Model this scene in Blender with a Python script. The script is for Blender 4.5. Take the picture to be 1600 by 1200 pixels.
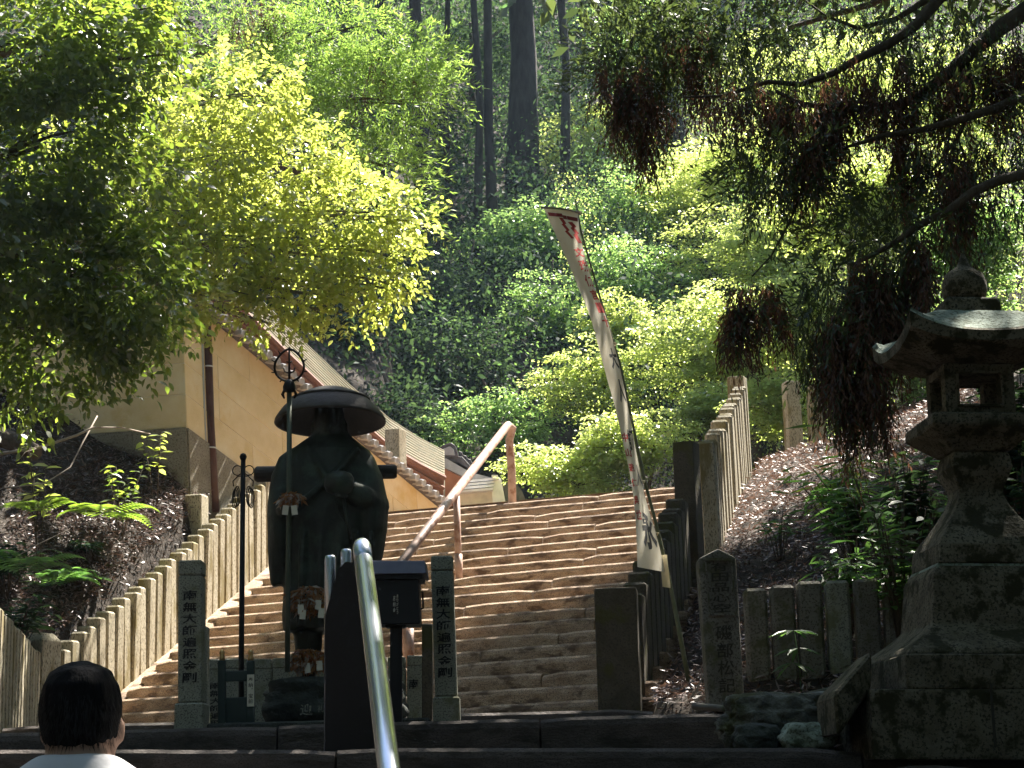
import bpy, bmesh, math, random
import numpy as np
from mathutils import Vector, Matrix, noise as mnoise
rad = math.radians
for o in list(bpy.data.objects): bpy.data.objects.remove(o)
SC = bpy.context.scene
COL = SC.collection
rnd = random.Random(7)
rng = np.random.default_rng(11)

# ------------------------------------------------------------------ camera
F, PITCH, ROLL = 3000.0, math.atan(650 / 3000.0), rad(1.5)
_f = Vector((0, math.cos(PITCH), math.sin(PITCH)))
_u0 = Vector((0, -math.sin(PITCH), math.cos(PITCH)))
_r0 = Vector((1, 0, 0))
_r = _r0 * math.cos(ROLL) - _u0 * math.sin(ROLL)
_u = _u0 * math.cos(ROLL) + _r0 * math.sin(ROLL)
cd = bpy.data.cameras.new('camera'); cam = bpy.data.objects.new('camera', cd); COL.objects.link(cam)
cd.sensor_width = 36.0; cd.sensor_fit = 'HORIZONTAL'; cd.lens = 36.0 * F / 1600.0
cd.clip_start = 0.05; cd.clip_end = 800
cam.matrix_world = Matrix(((_r.x, _u.x, -_f.x, 0), (_r.y, _u.y, -_f.y, 0), (_r.z, _u.z, -_f.z, 0), (0, 0, 0, 1)))
SC.camera = cam
# ------------------------------------------------------------------ world, sun, exposure
SUN_EL, SUN_AZ = rad(54), rad(33)          # azimuth measured from +Y towards +X
w = bpy.data.worlds.new("World"); SC.world = w; w.use_nodes = True
nt = w.node_tree; nt.nodes.clear()
sky = nt.nodes.new('ShaderNodeTexSky'); sky.sky_type = 'NISHITA'; sky.sun_disc = False
sky.sun_elevation = SUN_EL; sky.sun_rotation = SUN_AZ
bg = nt.nodes.new('ShaderNodeBackground'); bg.inputs[1].default_value = 0.06
wo = nt.nodes.new('ShaderNodeOutputWorld')
nt.links.new(sky.outputs[0], bg.inputs[0]); nt.links.new(bg.outputs[0], wo.inputs[0])
sd = bpy.data.lights.new('sun', 'SUN'); sd.energy = 5.0; sd.angle = rad(0.5); sd.color = (1.0, 0.94, 0.84)
sun = bpy.data.objects.new('sun', sd); COL.objects.link(sun)
SUND = Vector((math.sin(SUN_AZ) * math.cos(SUN_EL), math.cos(SUN_AZ) * math.cos(SUN_EL), math.sin(SUN_EL)))
sun.rotation_euler = SUND.to_track_quat('Z', 'Y').to_euler()
sun.location = SUND * 60
SC.view_settings.view_transform = 'Standard'; SC.view_settings.look = 'None'
SC.view_settings.exposure = 2.35; SC.view_settings.gamma = 1.0
SC.view_settings.use_curve_mapping = False
SC.render.engine = 'CYCLES'
SC.cycles.max_bounces = 8; SC.cycles.transparent_max_bounces = 8; SC.cycles.diffuse_bounces = 5
SC.cycles.transmission_bounces = 5; SC.cycles.glossy_bounces = 3
SC.cycles.use_denoising = True

def P(px, py, Y):
    d = _f + _r * ((px - 800) / F) + _u * ((600 - py) / F)
    return d * (Y / d.y)
def Pz(px, py, z):
    d = _f + _r * ((px - 800) / F) + _u * ((600 - py) / F)
    return d * (z / d.z)
def V(*a): return Vector(a)
def lerp(a, b, t): return a + (b - a) * t

# ------------------------------------------------------------------ materials
def M(name, cols, scale=6.0, rough=0.8, bump=0.3, bscale=40.0, metal=0.0, detail=6.0, speck=None, speck_scale=180.0,
      spots=None, spot_scale=3.0, spot_lo=0.52, spot_hi=0.62, stretch=(1, 1, 1), bdist=0.02, spec=0.3):
    m = bpy.data.materials.new(name); m.use_nodes = True
    n = m.node_tree.nodes; L = m.node_tree.links
    b = n['Principled BSDF']; b.inputs['Roughness'].default_value = rough; b.inputs['Metallic'].default_value = metal
    b.inputs['Specular IOR Level'].default_value = spec
    tc = n.new('ShaderNodeTexCoord'); oi = n.new('ShaderNodeObjectInfo')
    mul = n.new('ShaderNodeMath'); mul.operation = 'MULTIPLY'; mul.inputs[1].default_value = 37.0
    L.new(oi.outputs['Random'], mul.inputs[0])
    mp = n.new('ShaderNodeMapping'); mp.inputs['Scale'].default_value = stretch
    add = n.new('ShaderNodeVectorMath'); add.operation = 'ADD'
    L.new(tc.outputs['Object'], add.inputs[0]); L.new(mul.outputs[0], add.inputs[1]); L.new(add.outputs[0], mp.inputs[0])
    def nz(s, d=detail):
        t = n.new('ShaderNodeTexNoise'); t.inputs['Scale'].default_value = s; t.inputs['Detail'].default_value = d
        t.inputs['Roughness'].default_value = 0.62; L.new(mp.outputs[0], t.inputs['Vector']); return t
    def ramp(src, stops):
        r = n.new('ShaderNodeValToRGB'); L.new(src, r.inputs[0]); e = r.color_ramp.elements
        for i, (p, c) in enumerate(stops):
            el = e[i] if i < 2 else e.new(p)
            el.position = p; el.color = (*c, 1) if len(c) == 3 else c
        return r
    t = nz(scale)
    k = len(cols)
    st = [(0.3 + 0.4 * i / max(1, k - 1), c) for i, c in enumerate(cols)]
    if k == 1: st = [(0, cols[0]), (1, cols[0])]
    col = ramp(t.outputs[0], st).outputs[0]
    def mix(fac, a, c):
        x = n.new('ShaderNodeMix'); x.data_type = 'RGBA'; L.new(fac, x.inputs[0]); L.new(a, x.inputs[6])
        x.inputs[7].default_value = (*c, 1); return x.outputs[2]
    if speck:
        s = nz(speck_scale, 2.0); r = ramp(s.outputs[0], [(0.52, (0, 0, 0)), (0.62, (1, 1, 1))]); col = mix(r.outputs[0], col, speck)
    if spots:
        s = nz(spot_scale, 8.0); r = ramp(s.outputs[0], [(spot_lo, (0, 0, 0)), (spot_hi, (1, 1, 1))]); col = mix(r.outputs[0], col, spots)
    L.new(col, b.inputs['Base Color'])
    if bump:
        t2 = nz(bscale, 8.0); bp = n.new('ShaderNodeBump'); bp.inputs['Strength'].default_value = bump
        bp.inputs['Distance'].default_value = bdist; L.new(t2.outputs[0], bp.inputs['Height']); L.new(bp.outputs[0], b.inputs['Normal'])
    return m

def LEAF(name, c1, c2, t1, t2, gloss=0.06, tr=0.5, rough=0.45):
    m = bpy.data.materials.new(name); m.use_nodes = True
    n = m.node_tree.nodes; L = m.node_tree.links; n.clear()
    out = n.new('ShaderNodeOutputMaterial'); g = n.new('ShaderNodeNewGeometry')
    def ramp(a, b):
        r = n.new('ShaderNodeValToRGB'); r.color_ramp.elements[0].color = (*a, 1); r.color_ramp.elements[1].color = (*b, 1)
        L.new(g.outputs['Random Per Island'], r.inputs[0]); return r.outputs[0]
    d = n.new('ShaderNodeBsdfDiffuse'); L.new(ramp(c1, c2), d.inputs[0])
    t = n.new('ShaderNodeBsdfTranslucent'); L.new(ramp(t1, t2), t.inputs[0])
    mx = n.new('ShaderNodeMixShader'); mx.inputs[0].default_value = tr
    L.new(d.outputs[0], mx.inputs[1]); L.new(t.outputs[0], mx.inputs[2])
    gl = n.new('ShaderNodeBsdfGlossy'); gl.inputs['Roughness'].default_value = rough; gl.inputs[0].default_value = (1, 1, 1, 1)
    m2 = n.new('ShaderNodeMixShader'); m2.inputs[0].default_value = gloss
    L.new(mx.outputs[0], m2.inputs[1]); L.new(gl.outputs[0], m2.inputs[2]); L.new(m2.outputs[0], out.inputs[0])
    return m

def FLAT(name, c, rough=0.6, metal=0.0, spec=0.3):
    return M(name, [c, tuple(min(1, x * 1.25) for x in c)], 8, rough, 0.05, 60, metal, spec=spec)

MT = {}
MT['soil'] = M('soil', [(.018, .013, .009), (.036, .026, .018), (.06, .045, .033)], 3, .95, .8, 14, bdist=.05)
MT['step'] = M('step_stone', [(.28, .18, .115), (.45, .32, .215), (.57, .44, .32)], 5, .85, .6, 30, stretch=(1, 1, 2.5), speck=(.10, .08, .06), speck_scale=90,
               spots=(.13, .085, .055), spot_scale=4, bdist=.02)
MT['darkstep'] = M('shade_toned_step', [(.055, .045, .04), (.085, .07, .062), (.12, .10, .09)], 5, .85, .6, 30, stretch=(1, 1, 2.5), speck=(.04, .034, .03), speck_scale=90, spots=(.04, .035, .028), spot_scale=4)  # step stone recoloured darker, standing in for shade over the lower steps
MT['granite'] = M('granite', [(.24, .25, .20), (.33, .33, .27)], 5, .8, .25, 60, speck=(.09, .09, .075), speck_scale=110, spots=(.17, .17, .10), spot_scale=5)
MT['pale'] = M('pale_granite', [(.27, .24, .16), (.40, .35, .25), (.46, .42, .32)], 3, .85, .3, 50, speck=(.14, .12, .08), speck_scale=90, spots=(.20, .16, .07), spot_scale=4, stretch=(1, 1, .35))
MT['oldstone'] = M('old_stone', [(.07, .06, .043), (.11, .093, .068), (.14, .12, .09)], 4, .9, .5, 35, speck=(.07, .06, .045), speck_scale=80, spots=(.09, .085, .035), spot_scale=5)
MT['lantern'] = M('lantern_stone', [(.09, .078, .05), (.15, .13, .09), (.20, .18, .13)], 6, .92, .6, 40, speck=(.04, .035, .022), speck_scale=70, spots=(.035, .032, .014), spot_scale=8, spot_lo=.5, spot_hi=.58)
MT['slab'] = M('slab_stone', [(.13, .12, .10), (.20, .185, .155), (.26, .24, .2)], 4, .9, .5, 35, speck=(.08, .07, .055), speck_scale=80, spots=(.10, .10, .055), spot_scale=5)
MT['lichen'] = M('lichen_stone', [(.20, .25, .20), (.33, .38, .32)], 8, .92, .5, 45, speck=(.11, .13, .09), speck_scale=60, spots=(.09, .11, .07), spot_scale=9)
MT['rock'] = M('mossy_rock', [(.05, .05, .04), (.13, .13, .11), (.30, .32, .29)], 7, .9, 1.0, 22, spots=(.05, .055, .02), spot_scale=3.2, spot_lo=.48, spot_hi=.6, bdist=.04)
MT['rockdark'] = M('dark_rock', [(.035, .04, .035), (.07, .08, .07)], 5, .85, .8, 18, bdist=.05)
MT['bronze'] = M('bronze', [(.02, .025, .019), (.035, .04, .03), (.05, .062, .048)], 5, .55, .25, 30, metal=.35, spots=(.06, .08, .06), spot_scale=4)
MT['bronzehat'] = M('bronze_hat', [(.05, .042, .035), (.075, .062, .052)], 7, .6, .2, 40, metal=.3)
MT['staff'] = M('staff_metal', [(.07, .085, .06), (.11, .125, .09)], 10, .5, .1, 50, metal=.4)
MT['iron'] = FLAT('iron', (.015, .014, .014), .5, .5)
MT['steel'] = M('stainless', [(.56, .60, .68), (.62, .66, .74)], 20, .27, .03, 200, metal=1.0, stretch=(1, 1, .1))
MT['panel'] = FLAT('dark_steel_panel', (.022, .018, .018), .5, .3)
MT['pipe'] = M('brown_painted_pipe', [(.40, .27, .22), (.48, .35, .29)], 12, .45, .1, 60, spots=(.28, .15, .10), spot_scale=8)
MT['black'] = FLAT('black_lacquer', (.012, .012, .014), .45)
MT['boxroof'] = FLAT('box_roof', (.10, .10, .13), .4, .2)
MT['ink'] = FLAT('ink', (.012, .012, .012), .7)
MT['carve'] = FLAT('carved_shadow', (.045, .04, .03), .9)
MT['white'] = FLAT('white_paint', (.75, .74, .72), .6)
MT['tag'] = FLAT('paper_tag', (.62, .6, .5), .8)
MT['red'] = FLAT('red_print', (.45, .03, .02), .8)
MT['darkred'] = FLAT('dark_red_print', (.28, .025, .025), .8)
MT['cream'] = M('cream_plaster', [(.60, .46, .24), (.67, .53, .31), (.71, .60, .40)], 2.2, .85, .25, 40, spots=(.55, .36, .11), spot_scale=1.8, spot_lo=.55, spot_hi=.75)
MT['joint'] = FLAT('mortar', (.62, .54, .4), .9)
MT['plinth'] = M('plinth_stone', [(.19, .165, .12), (.27, .24, .185)], 4, .9, .4, 40, speck=(.13, .11, .08), speck_scale=60)
MT['copper'] = M('weathered_copper', [(.20, .17, .10), (.29, .25, .16)], 5, .6, .2, 25, spots=(.16, .16, .10), spot_scale=4)
MT['redwood'] = M('red_brown_wood', [(.16, .07, .05), (.24, .12, .085)], 5, .7, .3, 30, stretch=(1, 1, 6))
MT['tile'] = M('grey_tile', [(.26, .25, .25), (.38, .37, .36)], 8, .5, .2, 40)
MT['tiled'] = M('dark_tile', [(.07, .06, .065), (.12, .105, .105)], 8, .55, .2, 40)
MT['drain'] = M('brown_drainpipe', [(.045, .018, .013), (.075, .032, .024)], 8, .45, .05, 60)
MT['galv'] = FLAT('galvanised_steel', (.4, .4, .4), .4, .6)
MT['cloth'] = None
MT['gold'] = FLAT('brass', (.55, .36, .16), .35, .8)
MT['greenpost'] = FLAT('dark_green_paint', (.018, .035, .032), .5)
MT['crane1'] = LEAF('orange_paper', (.32, .10, .03), (.45, .22, .06), (.3, .1, .03), (.4, .2, .05), .04, .35)
MT['crane2'] = LEAF('pale_paper', (.40, .30, .22), (.55, .47, .38), (.3, .22, .15), (.4, .3, .2), .04, .35)
MT['hair'] = M('black_hair', [(.006, .005, .006), (.012, .010, .011)], 60, .75, .8, 160, stretch=(1, 1, .15), bdist=.005, spec=.1)
MT['skin'] = M('skin', [(.42, .26, .19), (.5, .32, .24)], 10, .55, .05, 80)
MT['shirt'] = M('white_shirt', [(.58, .58, .6), (.68, .68, .7)], 6, .85, .15, 30)
MT['trousers'] = FLAT('navy_trousers', (.03, .035, .06), .85)
MT['bark'] = M('bark', [(.05, .038, .028), (.09, .07, .05), (.13, .10, .075)], 8, .9, .9, 18, stretch=(1, 1, .25), bdist=.04)
MT['barkgrey'] = M('grey_bark', [(.12, .11, .095), (.2, .18, .16)], 8, .9, .6, 20, stretch=(1, 1, .3), spots=(.09, .10, .06), spot_scale=5, bdist=.03)
MT['twig'] = M('pale_twig', [(.26, .21, .17), (.36, .31, .26)], 12, .85, .2, 40)
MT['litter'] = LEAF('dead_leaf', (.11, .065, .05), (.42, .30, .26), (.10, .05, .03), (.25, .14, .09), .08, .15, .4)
MT['litter2'] = LEAF('dark_dead_leaf', (.05, .03, .024), (.24, .165, .145), (.05, .03, .02), (.13, .08, .05), .06, .12, .4)  # darker set of the dead-leaf colours, used on the left bank
MT['bark2'] = M('dark_bark', [(.018, .016, .014), (.035, .03, .026), (.05, .044, .038)], 8, .9, .9, 18, stretch=(1, 1, .25), bdist=.04)
MT['strand'] = FLAT('hair_strand', (.011, .009, .009), .6, spec=.25)
MT['lf_dark'] = LEAF('leaf_dark', (.030, .050, .016), (.055, .085, .028), (.18, .30, .03), (.45, .56, .07), .09, .5, .35)
MT['lf_yel'] = LEAF('leaf_yellow_green', (.07, .11, .02), (.12, .17, .035), (.44, .54, .07), (.66, .70, .15), .09, .64, .38)
MT['lf_con'] = LEAF('conifer_bright', (.06, .11, .035), (.10, .16, .05), (.28, .48, .07), (.45, .62, .12), .05, .55)
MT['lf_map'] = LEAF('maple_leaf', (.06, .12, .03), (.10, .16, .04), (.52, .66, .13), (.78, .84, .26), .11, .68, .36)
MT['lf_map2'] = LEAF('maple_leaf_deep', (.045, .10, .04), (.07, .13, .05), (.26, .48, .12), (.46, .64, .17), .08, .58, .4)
MT['lf_ever'] = LEAF('evergreen_leaf', (.016, .032, .024), (.03, .054, .034), (.05, .10, .04), (.12, .2, .06), .012, .3, .5)
MT['lf_hill'] = LEAF('hill_leaf', (.03, .055, .028), (.06, .10, .04), (.13, .26, .07), (.24, .38, .09), .008, .45, .5)
MT['lf_ced'] = LEAF('cedar_spray', (.022, .034, .016), (.05, .07, .028), (.06, .10, .03), (.2, .27, .06), .05, .35)
MT['lf_dead'] = LEAF('dead_cedar', (.07, .035, .023), (.18, .095, .06), (.10, .045, .026), (.28, .135, .075), .03, .35)
MT['lf_plant'] = LEAF('undergrowth_leaf', (.035, .075, .028), (.065, .12, .04), (.12, .3, .05), (.22, .42, .08), .10, .45, .35)
MT['lf_fern'] = LEAF('fern_leaf', (.05, .09, .02), (.09, .14, .03), (.25, .42, .04), (.4, .56, .06), .06, .5)
def cloth_mat():
    m = bpy.data.materials.new('banner_cloth'); m.use_nodes = True; n = m.node_tree.nodes; L = m.node_tree.links
    b = n['Principled BSDF']; out = n['Material Output']; b.inputs['Roughness'].default_value = .9
    t = n.new('ShaderNodeTexNoise'); t.inputs['Scale'].default_value = 5; t.inputs['Detail'].default_value = 6
    tc = n.new('ShaderNodeTexCoord'); L.new(tc.outputs['Object'], t.inputs[0])
    r = n.new('ShaderNodeValToRGB'); L.new(t.outputs[0], r.inputs[0])
    r.color_ramp.elements[0].position = .3; r.color_ramp.elements[0].color = (.78, .69, .50, 1)
    r.color_ramp.elements[1].position = .65; r.color_ramp.elements[1].color = (.90, .84, .68, 1)
    L.new(r.outputs[0], b.inputs['Base Color'])
    tr = n.new('ShaderNodeBsdfTranslucent'); L.new(r.outputs[0], tr.inputs[0])
    mx = n.new('ShaderNodeMixShader'); mx.inputs[0].default_value = .55
    L.new(b.outputs[0], mx.inputs[1]); L.new(tr.outputs[0], mx.inputs[2]); L.new(mx.outputs[0], out.inputs[0])
    return m
MT['cloth'] = cloth_mat()

# ------------------------------------------------------------------ object helpers
def root(name, label, cat, loc=(0, 0, 0), group=None):
    o = bpy.data.objects.new(name, None); o.empty_display_size = .2; COL.objects.link(o); o.location = loc
    return tag(o, label, cat, group)
def tag(o, label, cat, group=None):
    o['label'] = label; o['category'] = cat
    if group: o['group'] = group
    return o
def origin(o):
    v = Vector((0, 0, 0))
    while o is not None: v = v + o.location; o = o.parent
    return v
def link(me, name, mat, parent=None):
    o = bpy.data.objects.new(name, me); COL.objects.link(o)
    if mat is not None and not me.materials: me.materials.append(mat)
    if parent is not None: o.parent = parent
    return o

class MB:
    def __init__(s): s.v = []; s.f = []
    def add(s, vs, fs):
        b = len(s.v); s.v += [Vector(x) for x in vs]; s.f += [tuple(i + b for i in f) for f in fs]; return s
    # chamfered hexahedron: corners 0-3 bottom loop, 4-7 top loop above them
    def hexa(s, c, b=0.0, top_only=False):
        c = [Vector(x) for x in c]
        faces = [(0, 3, 2, 1), (4, 5, 6, 7), (0, 1, 5, 4), (1, 2, 6, 5), (2, 3, 7, 6), (3, 0, 4, 7)]
        if b <= 0: return s.add(c, faces)
        vs = []; idx = {}; fs = []
        for fi, f in enumerate(faces):
            for k in range(4):
                p = c[f[k]]; a = c[f[k - 1]] - p; d = c[f[(k + 1) % 4]] - p
                ba = min(b, a.length * .4); bd = min(b, d.length * .4)
                idx[(fi, f[k])] = len(vs); vs.append(p + a.normalized() * ba + d.normalized() * bd)
            fs.append(tuple(idx[(fi, q)] for q in f))
        ef = {}
        for fi, f in enumerate(faces):
            for k in range(4): ef.setdefault(frozenset((f[k], f[(k + 1) % 4])), []).append((fi, f[k], f[(k + 1) % 4]))
        for (f1, a, bb), (f2, _, _) in ef.values():
            fs.append((idx[(f1, bb)], idx[(f1, a)], idx[(f2, a)], idx[(f2, bb)]))
        for q in range(8):
            fl = [fi for fi, f in enumerate(faces) if q in f]
            tri = [idx[(fi, q)] for fi in fl]
            n = (vs[tri[1]] - vs[tri[0]]).cross(vs[tri[2]] - vs[tri[0]])
            cen = sum(c, Vector()) / 8
            if n.dot(c[q] - cen) < 0: tri.reverse()
            fs.append(tuple(tri))
        return s.add(vs, fs)
    def box(s, cen, size, b=0.0, rot=None):
        hx, hy, hz = size[0] / 2, size[1] / 2, size[2] / 2
        R = rot or Matrix.Identity(3); cen = Vector(cen)
        c = [cen + R @ Vector((x, y, z)) for z in (-hz, hz) for x, y in ((-hx, -hy), (hx, -hy), (hx, hy), (-hx, hy))]
        return s.hexa(c, b)
    def tube(s, pts, rr, n=10, cap=True):
        pts = [Vector(p) for p in pts]; rings = []
        if not isinstance(rr, (list, tuple)): rr = [rr] * len(pts)
        vs = []; fs = []
        up = Vector((0, 0, 1)); prev = None
        for i, p in enumerate(pts):
            t = (pts[min(i + 1, len(pts) - 1)] - pts[max(i - 1, 0)]).normalized()
            if prev is None:
                a = t.cross(up if abs(t.z) < .9 else Vector((1, 0, 0))).normalized()
            else:
                a = (prev - t * prev.dot(t)).normalized()
            prev = a; bb = t.cross(a)
            for k in range(n):
                an = 2 * math.pi * k / n; vs.append(p + (a * math.cos(an) + bb * math.sin(an)) * rr[i])
        for i in range(len(pts) - 1):
            for k in range(n):
                fs.append((i * n + k, i * n + (k + 1) % n, (i + 1) * n + (k + 1) % n, (i + 1) * n + k))
        if cap:
            fs.append(tuple(range(n - 1, -1, -1))); fs.append(tuple(range((len(pts) - 1) * n, len(pts) * n)))
        return s.add(vs, fs)
    def lathe(s, cen, prof, n=24, ax=None, sx=1.0, sy=1.0, R=None):
        cen = Vector(cen); R = R or Matrix.Identity(3); vs = []; fs = []
        for r, z in prof:
            for k in range(n):
                an = 2 * math.pi * k / n; vs.append(cen + R @ Vector((r * sx * math.cos(an), r * sy * math.sin(an), z)))
        for i in range(len(prof) - 1):
            for k in range(n):
                fs.append((i * n + k, i * n + (k + 1) % n, (i + 1) * n + (k + 1) % n, (i + 1) * n + k))
        fs.append(tuple(range(n - 1, -1, -1))); fs.append(tuple(range((len(prof) - 1) * n, len(prof) * n)))
        return s.add(vs, fs)
    def sq(s, cen, prof, R=None, b=0):      # square-section stack: prof = [(half_x, half_y, z)]
        cen = Vector(cen); R = R or Matrix.Identity(3); vs = []; fs = []
        for hx, hy, z in prof:
            for x, y in ((-hx, -hy), (hx, -hy), (hx, hy), (-hx, hy)): vs.append(cen + R @ Vector((x, y, z)))
        m = len(prof)
        for i in range(m - 1):
            for k in range(4): fs.append((i * 4 + k, i * 4 + (k + 1) % 4, (i + 1) * 4 + (k + 1) % 4, (i + 1) * 4 + k))
        fs.append((3, 2, 1, 0)); fs.append(tuple((m - 1) * 4 + k for k in range(4)))
        return s.add(vs, fs)
    def build(s, name, mat, parent=None, smooth=False, bevel=0, jitter=0):
        o0 = origin(parent) if parent is not None else Vector((0, 0, 0))
        me = bpy.data.meshes.new(name)
        me.from_pydata([tuple(v - o0) for v in s.v], [], s.f)
        if bevel:
            bm = bmesh.new(); bm.from_mesh(me)
            ed = [e for e in bm.edges if len(e.link_faces) == 2 and e.calc_face_angle(0) > .5]
            bmesh.ops.bevel(bm, geom=ed, offset=bevel, segments=2, affect='EDGES', profile=.6)
            bm.to_mesh(me); bm.free()
        if smooth: me.polygons.foreach_set('use_smooth', [True] * len(me.polygons))
        me.update()
        return link(me, name, mat, parent)

def remeshed(mb, name, mat, parent, voxel, smooth_it=6, disp=None):
    o0 = origin(parent)
    me = bpy.data.meshes.new(name + '_src'); me.from_pydata([tuple(v - o0) for v in mb.v], [], mb.f)
    t = bpy.data.objects.new('tmp', me); COL.objects.link(t)
    r = t.modifiers.new('r', 'REMESH'); r.mode = 'VOXEL'; r.voxel_size = voxel
    if smooth_it:
        k = t.modifiers.new('s', 'SMOOTH'); k.factor = .5; k.iterations = smooth_it
    dg = bpy.context.evaluated_depsgraph_get()
    out = bpy.data.meshes.new_from_object(t.evaluated_get(dg)); out.name = name
    bpy.data.objects.remove(t); bpy.data.meshes.remove(me)
    if disp:
        for v in out.vertices:
            d = disp(v.co + o0)
            v.co += v.normal * d
    out.polygons.foreach_set('use_smooth', [True] * len(out.polygons)); out.update()
    out.materials.clear()
    return link(out, name, mat, parent)

def text_geo(body, bold=0.012):
    c = bpy.data.curves.new('t', 'FONT'); c.body = body; c.size = 1.0; c.align_x = 'CENTER'; c.space_line = 1.0
    c.resolution_u = 2; c.offset = bold
    o = bpy.data.objects.new('t', c); COL.objects.link(o)
    dg = bpy.context.evaluated_depsgraph_get(); dg.update()
    m = bpy.data.meshes.new_from_object(o.evaluated_get(dg))
    vs = [tuple(v.co) for v in m.vertices]; fs = [tuple(p.vertices) for p in m.polygons]
    bpy.data.objects.remove(o); bpy.data.curves.remove(c); bpy.data.meshes.remove(m)
    if not vs: return [], []
    xs = [v[0] for v in vs]; ys = [v[1] for v in vs]
    return vs, fs
def letters(chars, top, bottom, width, mat, parent, name='lettering', nrm=None, off=.004, right=None, bold=0.012):
    """chars one below another between two points of a face; each glyph fills its cell"""
    top = Vector(top); bottom = Vector(bottom); dn = bottom - top; L = dn.length; dn.normalize()
    nrm = Vector(nrm or (0, -1, 0)); rt = right or dn.cross(nrm).normalized() * 1.0
    if rt.x < 0 and right is None: rt = -rt
    n = len(chars); cell = L / n; mb = MB()
    for i, ch in enumerate(chars):
        vs, fs = text_geo(ch, bold)
        if not vs: continue
        x0 = min(v[0] for v in vs); x1 = max(v[0] for v in vs); y0 = min(v[1] for v in vs); y1 = max(v[1] for v in vs)
        cx = (x0 + x1) / 2; cy = (y0 + y1) / 2; sc_y = cell * .84 / max(.55, y1 - y0); sc_x = width / max(.6, x1 - x0)
        c = top + dn * (cell * (i + .5)) + nrm * off
        mb.add([c + rt * ((v[0] - cx) * sc_x + (v[1] - cy) * sc_y * .06) - dn * ((v[1] - cy) * sc_y) for v in vs], fs)
    return mb.build(name, mat, parent)

def leaf_object(name, mat, pos, ax, nrm, ln, wd, parent=None, six=False, fold=.18):
    N = len(pos)
    ax = ax / np.maximum(1e-6, np.linalg.norm(ax, axis=1, keepdims=True))
    nrm = nrm - ax * np.sum(ax * nrm, 1, keepdims=True)
    nrm = nrm / np.maximum(1e-6, np.linalg.norm(nrm, axis=1, keepdims=True))
    bi = np.cross(ax, nrm); ln = np.broadcast_to(ln, (N,))[:, None]; wd = np.broadcast_to(wd, (N,))[:, None]
    if six:
        parts = [pos, pos + ax * ln * .3 + bi * wd * .42 + nrm * wd * fold, pos + ax * ln * .66 + bi * wd * .40 + nrm * wd * fold * .7, pos + ax * ln - nrm * ln * .08,
                 pos + ax * ln * .66 - bi * wd * .40 + nrm * wd * fold * .7, pos + ax * ln * .3 - bi * wd * .42 + nrm * wd * fold]
    else:
        parts = [pos, pos + ax * ln * .45 + bi * wd * .5 + nrm * wd * fold, pos + ax * ln, pos + ax * ln * .45 - bi * wd * .5 + nrm * wd * fold]
    k = len(parts)
    v = np.stack(parts, 1).reshape(-1, 3)
    if parent is not None: v = v - np.array(origin(parent))
    me = bpy.data.meshes.new(name)
    me.vertices.add(len(v)); me.vertices.foreach_set('co', v.astype(np.float32).ravel())
    me.loops.add(N * k); me.loops.foreach_set('vertex_index', np.arange(N * k, dtype=np.int32))
    me.polygons.add(N); me.polygons.foreach_set('loop_start', np.arange(0, N * k, k, dtype=np.int32))
    me.update(calc_edges=True)
    return link(me, name, mat, parent)

def rdir(n): 
    a = rng.normal(size=(n, 3)); return a / np.linalg.norm(a, axis=1, keepdims=True)
def in_ball(n, shell=.5):
    r = rng.random(n) ** (1 / 3.0) * (1 - shell) + shell * (1 - .25 * rng.random(n) ** 2)
    return rdir(n) * r[:, None]

# ------------------------------------------------------------------ terrain
LP = np.array([[-20, -3.2], [10, -3.3], [14, -3.78], [17.3, -4.2], [24.1, -2.62], [27, -2.2], [40, -2.0], [200, -2]])
RP = np.array([[-20, 1.35], [9, 1.35], [11.2, 1.3], [12.6, .75], [14.5, .93], [17.6, 1.58], [24, 3.0], [30, 4.0], [200, 5]])
RZ = np.array([[-20, -1.5], [4.15, -1.42], [7.2, -.1], [9.5, .10], [11, .38], [12.5, .56], [14.5, .72], [18, 2.05], [24, 4.05], [30, 4.6], [34, 5.0], [200, 5.0]])
def floorz(X, Y):
    yc = Y + .55 * (X + .7)
    st = np.interp(yc, [15.0, 15.4, 23.4, 24.5], [.56, .72, 3.50, 3.62]) - .32
    lo = np.interp(Y, [-20, 4.2, 7.25, 9.45, 9.55, 10.95, 13.4, 14.2], [-1.42, -1.42, .05, .05, .16, .36, .46, .5]) - .22
    lo = np.where(Y < 4.1, -1.42, lo)
    return np.where(yc > 15.0, st + np.where(yc > 24.4, .30, 0), np.where(Y < 13.8, lo, .34))
def hillz(X, Y):
    d = np.maximum(0, Y - 29 + .12 * np.abs(X))
    return .72 * np.minimum(d, 58)
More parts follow.
